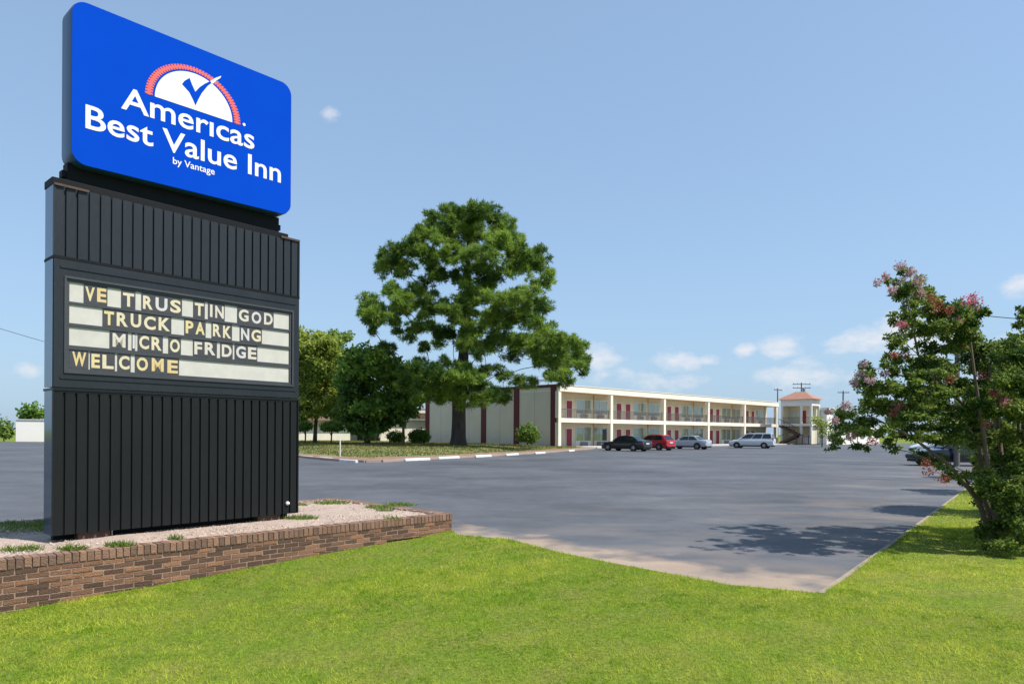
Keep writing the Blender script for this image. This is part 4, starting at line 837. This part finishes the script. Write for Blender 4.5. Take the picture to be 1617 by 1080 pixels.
def px_tree(name, lab, Y, base, trunk, clumps, leafm, barkm, per, ln, wd, depth=.8, gz=.35, limb=.10, shell=.45, cat='tree', group=None, double=True, tvar=.22):
    bp = at(base[0], base[1], Y); O = Vector((bp.x,Y,gz)); root = empty(name, O); tag(root, lab, cat, group)
    tb = MB(); pts = []
    for (x, y, r) in trunk: pts.append((at(x,y,Y)-O, r))
    tb.tube([p for p,_ in pts], [r for _,r in pts], 10); cl = []
    xs = [c[0] for c in clumps]; cx = (min(xs)+max(xs))/2; hw = (max(xs)-min(xs))/2+12
    for (x, y, rx, ry) in clumps:
        k = max(.2, 1-((x-cx)/hw)**2)**.5
        for d in ((random.uniform(-1,-.15), random.uniform(.15,1)) if double else (random.uniform(-.8,.8),)):
            yy = Y+d*k*hw*Y/1078*depth; p = at(x+random.uniform(-2,2), y+random.uniform(-2,2), yy); s = yy/1078
            cl.append((tuple(p-O), (rx*s, rx*s, ry*s), .5+random.uniform(-.28,.28), rx*ry/300))
    fc = fractal(cl, 9, 1.25, (.24,.56), .17); V, T = broad_cloud(fc, per, ln, wd, shell, tvar=tvar); fast_mesh('crown', V, None, T, leafm, root)
    branching(tb, [(p, r) for p,r in pts[max(1,len(pts)-3):]], [c[0] for c in cl]+[f[0] for f in fc[::4]], limb*.2, 1.2, limb*1.2, 5, .05, .8)
    tb.build('trunk', barkm, root, smooth=60)
    return root
px_tree('shade_tree','dense dark green shade tree between the yellowish tree and the pine',68,(580,702),[(580,704,.34),(580,680,.28),(582,655,.24),(586,630,.2)],
  [(575,556,20,12),(600,562,18,14),(553,572,15,16),(620,580,15,14),(580,585,26,16),(545,600,12,18),(610,600,20,15),(640,604,16,15),(565,618,22,15),(595,628,24,15),(628,625,18,14),(652,622,12,13),(548,634,12,14),(575,645,20,14),(605,650,20,13),(630,645,15,10),(560,660,14,9),(590,664,16,8),(572,674,13,8),(604,668,14,8),(556,672,11,8),(622,662,13,9),(640,652,14,10),(648,636,13,11),(545,650,12,12),(588,680,10,6)],
  M['oak'], M['bark'], 330, .46, .27)
px_tree('yellow_green_tree','yellowish green airy tree just right of the dark sign cabinet',74,(497,699),[(497,702,.25),(498,680,.2),(500,650,.16)],
  [(478,535,10,11),(498,540,15,12),(470,560,16,18),(500,562,20,16),(525,552,14,14),(485,585,20,15),(515,585,18,16),(468,600,14,16),(500,608,20,14),(528,608,14,14),(480,628,18,13),(510,632,18,12),(495,648,18,9),(472,650,14,10),(520,640,18,12),(535,625,14,14),(538,595,12,14),(535,650,12,9),(462,580,14,18),(462,630,14,16),(540,570,11,12),(510,545,14,12)],
  M['yellow_tree'], M['bark'], 520, .42, .24)
px_tree('background_tree','mid green rounded tree behind the yellowish tree, topping the gap before the shade tree',106,(535,694),[(535,697,.3),(535,660,.25),(534,620,.2)],
  [(520,532,18,10),(536,540,16,14),(545,560,15,15),(525,562,20,18),(548,585,14,16),(530,600,20,18),(545,620,16,16),(555,600,14,16),(560,575,12,14),(535,640,18,14),(552,645,16,12)], M['mid_tree'], M['bark'], 480, .5, .3)
px_tree('small_tree','slender young tree with a pale yellow trunk in front of the hedge',70,(637,700),[(637,702,.16),(637,680,.14),(637,662,.13),(637,648,.11)],
  [(638,622,20,12),(655,612,15,12),(622,632,14,10),(645,640,16,9),(630,650,10,6),(660,632,10,9)], M['shrub'], M['bark_yellow'], 200, .36, .2, limb=.05)
px_tree('distant_tree','small round dark tree above the white outbuilding on the far left',118,(48,690),[(48,694,.3),(48,668,.25),(48,655,.2)],
  [(50,645,10,7),(42,652,9,7),(58,655,9,6),(48,656,13,8),(38,660,5,4)], M['oak'], M['bark'], 170, .6, .4, gz=-.2, depth=.8, limb=.1)
def shrub(px, py, Y, gz, clumps, lab, name='shrub', stem=False, per=240, ln=.16, wd=.09, m='shrub', cat='shrub', group=None):
    bp = at(px, py, Y); O = Vector((bp.x,Y,gz)); root = empty(name, O); tag(root, lab, cat, group); cl = []
    for (x, y, rx, ry) in clumps:
        p = at(x,y,Y); s = Y/1078; cl.append((tuple(p-O), (rx*s,rx*s,ry*s), .5+random.uniform(-.12,.12), rx*ry/60))
    V, T = broad_cloud(cl, per, ln, wd, .70, tvar=.2); fast_mesh('foliage', V, None, T, M[m], root)
    tb = MB(); top = max(c[0][2] for c in cl)
    tb.tube([(0,0,-.1),(.03,0,top*.5),(0,.02,top)], [.08,.07,.05], 7)
    for c in cl: tb.tube([(0,0,max(.05,top*.45)),(c[0][0]*.8,c[0][1]*.8,c[0][2])], [.045,.02], 5)
    tb.build('stem', M['bark'], root)
GS = 'mushroom clipped shrubs by the office'
shrub(523,695,66,.42,[(523,672,15,6.5),(516,675,9,5),(531,675,9,5)],'mushroom shaped clipped shrub on a thin bare stem behind the white post','topiary_shrub',group=GS,per=1700,m='oak')
shrub(482,695,68,.42,[(483,672,9,6),(477,675,9,5)],'mushroom shaped clipped shrub half hidden behind the right edge of the dark sign','topiary_shrub',group=GS,per=1700,m='oak')
shrub(661,699,70,.4,[(661,687,13,9),(655,690,9,8),(669,690,9,8)],'round bright green clipped shrub against the left end of the striped wall',per=1300)
shrub(622,698,72,.4,[(622,689,11,8),(632,691,8,7)],'dark low clipped shrub left of the yellow trunked young tree',m='oak',per=1100)
shrub(833,703,74,.16,[(833,683,15,12),(827,689,10,8),(841,690,9,8)],'leafy dark round bush in front of the last beige panel near the corner',m='mid_tree',per=520,ln=.24,wd=.15)
shrub(6,693,99.5,0,[(4,676,12,15),(12,680,7,11),(-12,674,14,16),(-30,678,14,15)],'green bushy hedge end left of the white outbuilding','hedge_bush',per=120,ln=.4,wd=.25,m='mid_tree')
shrub(1298,701,88,0,[(1296,668,10,9),(1290,664,7,7),(1304,676,8,8),(1297,684,6,6)],'small yellowish flowering shrub in front of the tiled pavilion','flowering_shrub',per=110,ln=.3,wd=.2,m='yellow_tree')

# ---- crepe myrtles
def myrtle_main():
    reseed(31)
    Y = 10.3; O = Vector((7.45,Y,.02)); root = empty('crepe_myrtle', O); tag(root, 'large multi stemmed crepe myrtle with pink blossom at the right edge of the lawn', 'tree', 'crepe myrtles on the right lawn strip')
    sil = [(1440,500,12,10),(1448,522,13,10),(1462,546,12,9),(1436,482,11,9),(1418,498,9,7),(1428,515,10,8),(1428,432,11,9),(1412,446,9,7),(1398,448,7,5),(1442,448,15,11),(1438,466,18,13),(1462,470,16,15),(1420,468,9,7),(1480,490,18,14),(1455,494,14,9),(1500,496,16,13),(1530,488,18,11),(1548,494,11,13),(1475,512,22,11),(1510,520,20,14),(1536,520,16,13),
      (1412,532,13,11),(1404,545,8,8),(1424,542,11,6),(1460,528,9,7),(1505,545,20,12),(1540,548,18,13),(1372,582,9,11),(1360,596,8,9),(1385,600,16,11),(1352,604,6,7),(1405,570,10,9),(1430,565,18,9),(1460,570,22,11),(1420,588,14,10),(1450,592,22,12),(1490,580,22,15),(1395,618,24,10),(1370,612,14,8),(1425,612,22,12),(1460,618,24,15),(1500,610,26,17),
      (1350,648,18,9),(1335,656,15,8),(1375,640,22,11),(1320,668,13,6),(1345,668,20,8),(1372,664,20,9),(1405,645,24,13),(1440,645,24,13),(1410,668,20,8),(1330,688,13,5),(1352,682,13,6),(1318,706,9,4),(1380,684,13,6),(1400,694,10,6),(1350,702,9,4),(1445,668,18,9),(1475,655,22,13),(1500,650,20,13),(1470,678,13,6),(1505,682,16,8),(1415,706,11,5),
      (1540,580,24,17),(1570,560,22,17),(1600,560,24,20),(1630,550,26,24),(1545,612,26,17),(1580,600,28,20),(1615,600,28,22),(1535,645,24,15),(1570,645,26,18),(1608,645,28,22),(1645,620,28,26),(1555,680,22,15),(1590,690,28,20),(1630,690,30,24),(1575,725,24,18),(1610,735,28,22),(1645,740,28,24),(1590,770,24,18),(1620,785,28,20),(1600,815,26,16),(1575,810,13,12),(1635,830,26,15),(1590,842,22,10),
      (1618,490,9,11),(1614,512,10,10),(1445,716,11,5),(1465,728,13,6),(1482,742,10,6),(1500,752,10,6),(1520,764,12,6),(1490,722,9,5),(1530,745,16,8),(1540,700,14,8),(1455,690,16,6),(1480,696,14,5),(1510,694,16,7),(1440,680,14,6),(1560,760,20,14),(1548,790,14,10),(1570,840,16,14),(1610,855,24,10),(1585,815,24,14),(1555,835,12,9),(1565,862,12,7),(1580,850,16,12),(1600,862,22,8),(1625,858,22,10),(1612,830,26,16),(1592,800,20,18),(1575,780,16,16),(1620,765,26,20),(1566,745,20,14),(1590,755,22,18),(1640,800,26,24),(1560,815,10,10),(1475,690,20,7),(1500,668,22,10),(1520,690,18,8),(1450,655,22,9),(1425,690,14,6),(1390,678,20,8),(1360,672,20,7),(1335,672,16,6),(1325,696,12,5),(1365,706,10,4),(1310,690,9,4),(1460,640,24,12),(1672,480,24,30),(1690,560,30,40),(1700,650,34,40),(1690,740,30,34)]
    cl = []; ends = []
    for (x, y, rx, ry) in sil:
        dens = 2 if rx*ry > 180 else 1
        for i in range(dens):
            yy = Y+random.uniform(-1.25,1.35)*(.55+.45*min(1,rx/22)); p = at(x+random.uniform(-4,4), y+random.uniform(-3,3), yy); s = yy/1078; c = p-O
            cl.append((tuple(c), (rx*s*1.0,rx*s*1.0,ry*s*.95), .40+random.uniform(-.26,.30), rx*ry/300)); ends.append(c)
    fc = fractal(cl, 6, 1.25, (.26,.60), .22); V, T = broad_cloud(fc, 640, .054, .027, .08, .35, .27); fast_mesh('crown', V, None, T, M['myrtle'], root)
    stems = [[(1583,868),(1568,800),(1555,700),(1540,600),(1530,520)],[(1576,866),(1556,790),(1546,700),(1500,640),(1450,560),(1432,470)],[(1592,868),(1588,780),(1575,660),(1560,560)],[(1600,868),(1606,760),(1610,640),(1618,520)],[(1570,864),(1545,790),(1500,735),(1440,690),(1370,655)],[(1608,866),(1635,760),(1660,640),(1680,540)],[(1588,866),(1572,770),(1545,660),(1480,600),(1400,590)]]
    nodes = []
    for i, s in enumerate(stems):
        dy = (-.5,-.2,.45,.1,-.35,.3,.2)[i]; pts = [at(x,y,Y+dy*min(1,j*.4)+(.12*math.sin(i*2.3)))-O for j,(x,y) in enumerate(s)]; n = len(pts); rad = [.036*(1-j/(n-.4))**.9+.006 for j in range(n)]
        b = MB(); b.tube(pts, rad, 8); nodes += [(p, rad[j]) for j,p in enumerate(pts) if j]
        b.build('trunk', M['bark_pale'], root, smooth=60)
    b = MB(); nn = []
    for p, r in nodes: nn.append((p, r))
    branching(b, nn, ends+[Vector(f[0]) for f in fc[::4]], .004, 1.2, .018, 5, .06, 1.2)
    b.build('branches', M['bark_pale'], root)
    for (x, y, r, k) in [(1526,474,9,'blossom'),(1543,478,10,'blossom'),(1536,468,6,'blossom'),(1424,512,8,'blossom'),(1512,508,7,'blossom'),(1418,640,10,'blossom'),(1410,652,7,'blossom_rust'),(1421,420,8,'blossom_pale'),(1386,446,8,'blossom_pale'),(1398,436,6,'blossom_pale'),(1430,446,13,'blossom_pale'),(1450,444,8,'blossom_pale'),(1452,462,9,'blossom_pale'),(1480,484,12,'blossom_rust'),(1466,488,8,'blossom_rust'),(1358,590,8,'blossom_pale'),(1364,574,6,'blossom_pale'),(1348,604,6,'blossom_pale'),(1374,600,8,'blossom_pale'),(1430,560,7,'blossom_rust'),(1550,592,7,'blossom_rust'),(1588,634,8,'blossom'),(1558,670,7,'blossom'),(1570,620,6,'blossom_rust'),(1467,742,12,'blossom_rust'),(1462,730,8,'blossom_rust'),(1490,756,9,'blossom_rust'),(1378,698,8,'blossom_rust'),(1345,690,6,'blossom'),(1308,650,5,'blossom_pale'),(1500,600,7,'blossom_rust'),(1440,620,7,'blossom_rust'),(1336,640,8,'blossom_pale'),(1318,664,7,'blossom_pale'),(1408,458,7,'blossom_pale'),(1440,430,7,'blossom_pale'),(1470,470,7,'blossom_rust'),(1500,490,8,'blossom_rust'),(1412,560,6,'blossom_rust'),(1396,590,6,'blossom_pale'),(1520,545,6,'blossom_rust'),(1600,580,7,'blossom_rust')]:
        yy = Y-1.15+random.uniform(-.35,.5); p = at(x,y,yy)-O; s = yy/1078; V, T = broad_cloud([(tuple(p),(r*s*1.05,r*s*1.05,r*s*.9),.5,1)], 85 if k != 'blossom_pale' else 120, .030, .020, .2, .3, .3); fast_mesh('blossom', V, None, T, M[k], root)
myrtle_main()
def myrtle_small(x, y, h, r, lab, sd):
    rs = random.Random(sd); O = Vector((x,y,.03)); root = empty('crepe_myrtle', O); tag(root, lab, 'tree', 'crepe myrtles on the right lawn strip'); cl = []; ends = []
    for i in range(34):
        a = rs.uniform(0,6.28); t = rs.random()**.8; z = h*(.22+.74*t); q = r*(.35+.65*math.sin(math.pi*min(1,(.25+t*.75))))*rs.random()**.5; c = Vector((q*math.cos(a), q*math.sin(a), z)); k = rs.uniform(.25,.48); cl.append((tuple(c),(k,k,k*.75),.42+rs.uniform(-.2,.3),1)); ends.append(c)
    V, T = broad_cloud(cl, 420, .10, .055, .2, .3, .22); fast_mesh('crown', V, None, T, M['myrtle'], root)
    for i in range(5):
        a = i*1.26+sd; b = MB(); b.tube([(.08*math.cos(a),.08*math.sin(a),-.05),(.3*r*math.cos(a),.3*r*math.sin(a),h*.35),(.5*r*math.cos(a),.5*r*math.sin(a),h*.75)], [.05,.04,.012], 7); b.build('trunk', M['bark_pale'], root)
    b = MB()
    for e in ends: b.tube([(e.x*.3,e.y*.3,e.z*.55),(e.x*.7,e.y*.7,e.z*.8),tuple(e)], [.016,.012,.005], 5)
    b.build('branches', M['bark_pale'], root)
    for i in range(7):
        e = rs.choice(ends); V, T = broad_cloud([((e.x*1.1,e.y*1.1,e.z+.3),(.12,.12,.1),.5,1)], 70, .05, .035, .2, .3, .3); fast_mesh('blossom', V, None, T, M[rs.choice(['blossom','blossom_pale'])], root)
myrtle_small(10.6,14.2,3.7,1.35,'crepe myrtle second along the kerb, close behind the large one',3)
myrtle_small(14.2,19.0,3.6,1.4,'crepe myrtle third along the kerb, beyond two others',5)
myrtle_small(19.0,25.5,3.8,1.5,'crepe myrtle farthest along the kerb, seen through the nearer leaves',9)

# ------------------------------------------------------------------ lawn grass
def in_poly(X, Y, poly):
    ins = np.zeros(len(X), bool); j = len(poly)-1
    for i in range(len(poly)):
        xi, yi = poly[i]; xj, yj = poly[j]; c = ((yi > Y) != (yj > Y)) & (X < (xj-xi)*(Y-yi)/(yj-yi+1e-12)+xi); ins ^= c; j = i
    return ins
def grass():
    Vs = []; Ts = []
    for (y0, y1, n, h, w) in ((3.6,6.2,190000,.036,.0065),(6.2,8.6,150000,.040,.0085),(8.6,12.5,100000,.045,.012),(12.5,22,60000,.055,.02)):
        X = RNG.uniform(-8.5, 16, n*2) if y0 > 8 else RNG.uniform(-6.8, 7.5, n*2); Y = RNG.uniform(y0, y1, n*2); k = in_poly(X, Y, LAWN) & (np.abs(X) < Y*1.05+1.0); X, Y = X[k][:n], Y[k][:n]; m = len(X)
        Z = lawn_z(X, Y)-.004
        big = vnoise(X,Y,1.6,21); mid = vnoise(X,Y,.38,22); sml = vnoise(X,Y,.11,23); pat = np.clip(.30*big+.38*mid+.42*sml+(big-.5)*.3+(vnoise(X,Y,2.4,31)-.5)*.35, 0, 1.15)
        clover = (vnoise(X,Y,.16,24)*.6+vnoise(X,Y,.7,25)*.4 > .66)
        dry = np.clip((X-2.0)/3.0, 0, 1)*np.clip((vnoise(X,Y,.5,26)+vnoise(X,Y,1.4,27)-.72)*2.6, 0, 1)+.5*np.clip(vnoise(X,Y,.45,28)-.72, 0, 1)*3
        D = rand_unit(m)*.85+np.array([0,0,.62]); D /= np.linalg.norm(D,axis=1,keepdims=True); Sd = np.cross(D, rand_unit(m)); Sd /= np.linalg.norm(Sd,axis=1,keepdims=True)
        P = np.stack([X,Y,Z],1); L_ = (h*(.45+.9*RNG.random(m))*(.45+1.0*pat)*(1-.45*np.clip(dry,0,1)))[:,None]; ww = (w*(.6+.8*RNG.random(m)))[:,None]
        tri = np.stack([P-Sd*ww*.5, P+Sd*ww*.5, P+D*L_],1); Vs.append(tri); Ts.append(np.clip(.62*pat+.20*RNG.random(m)-.02-.25*clover+.62*dry*RNG.random(m)+(RNG.random(m) < .04)*.4, 0, 1))
    o = fast_mesh('grass', np.concatenate(Vs), None, np.concatenate(Ts), M['grass']); tag(o, 'short bright green lawn grass in front of the planter and parking lot', 'grass', kind='stuff')
grass()
def island_grass():
    n = 60000; X = RNG.uniform(-32, 9, n); Y = RNG.uniform(37, 92, n); k = in_poly(X, Y, ISL); X, Y = X[k], Y[k]; m = len(X); Z = np.array([isl_z(a,b) for a,b in zip(X,Y)])
    D = rand_unit(m)*.5+np.array([0,0,.8]); D /= np.linalg.norm(D,axis=1,keepdims=True); Sd = np.cross(D, rand_unit(m)); Sd /= np.linalg.norm(Sd,axis=1,keepdims=True); P = np.stack([X,Y,Z],1)
    edge = np.array([seg_d(a,b,ISL[:15]) for a,b in zip(X,Y)]); keep = edge > 1.5; h = (.05+.09*RNG.random(m))[:,None]; w = (.03+.03*RNG.random(m))[:,None]
    tri = np.stack([P-Sd*w, P+Sd*w, P+D*h],1)[keep]; pat = .45+.4*np.sin(X*.5+1)*np.cos(Y*.35); pat = .1+1.15*vnoise(X,Y,4.5,3)*vnoise(X,Y,1.6,4)+.25*vnoise(X,Y,.6,5); o = fast_mesh('island_turf', tri, None, (pat+.12*RNG.normal(size=m))[keep], M['turf']); tag(o, 'patchy turf on the tree island before the striped end wall', 'grass', kind='stuff')
island_grass()
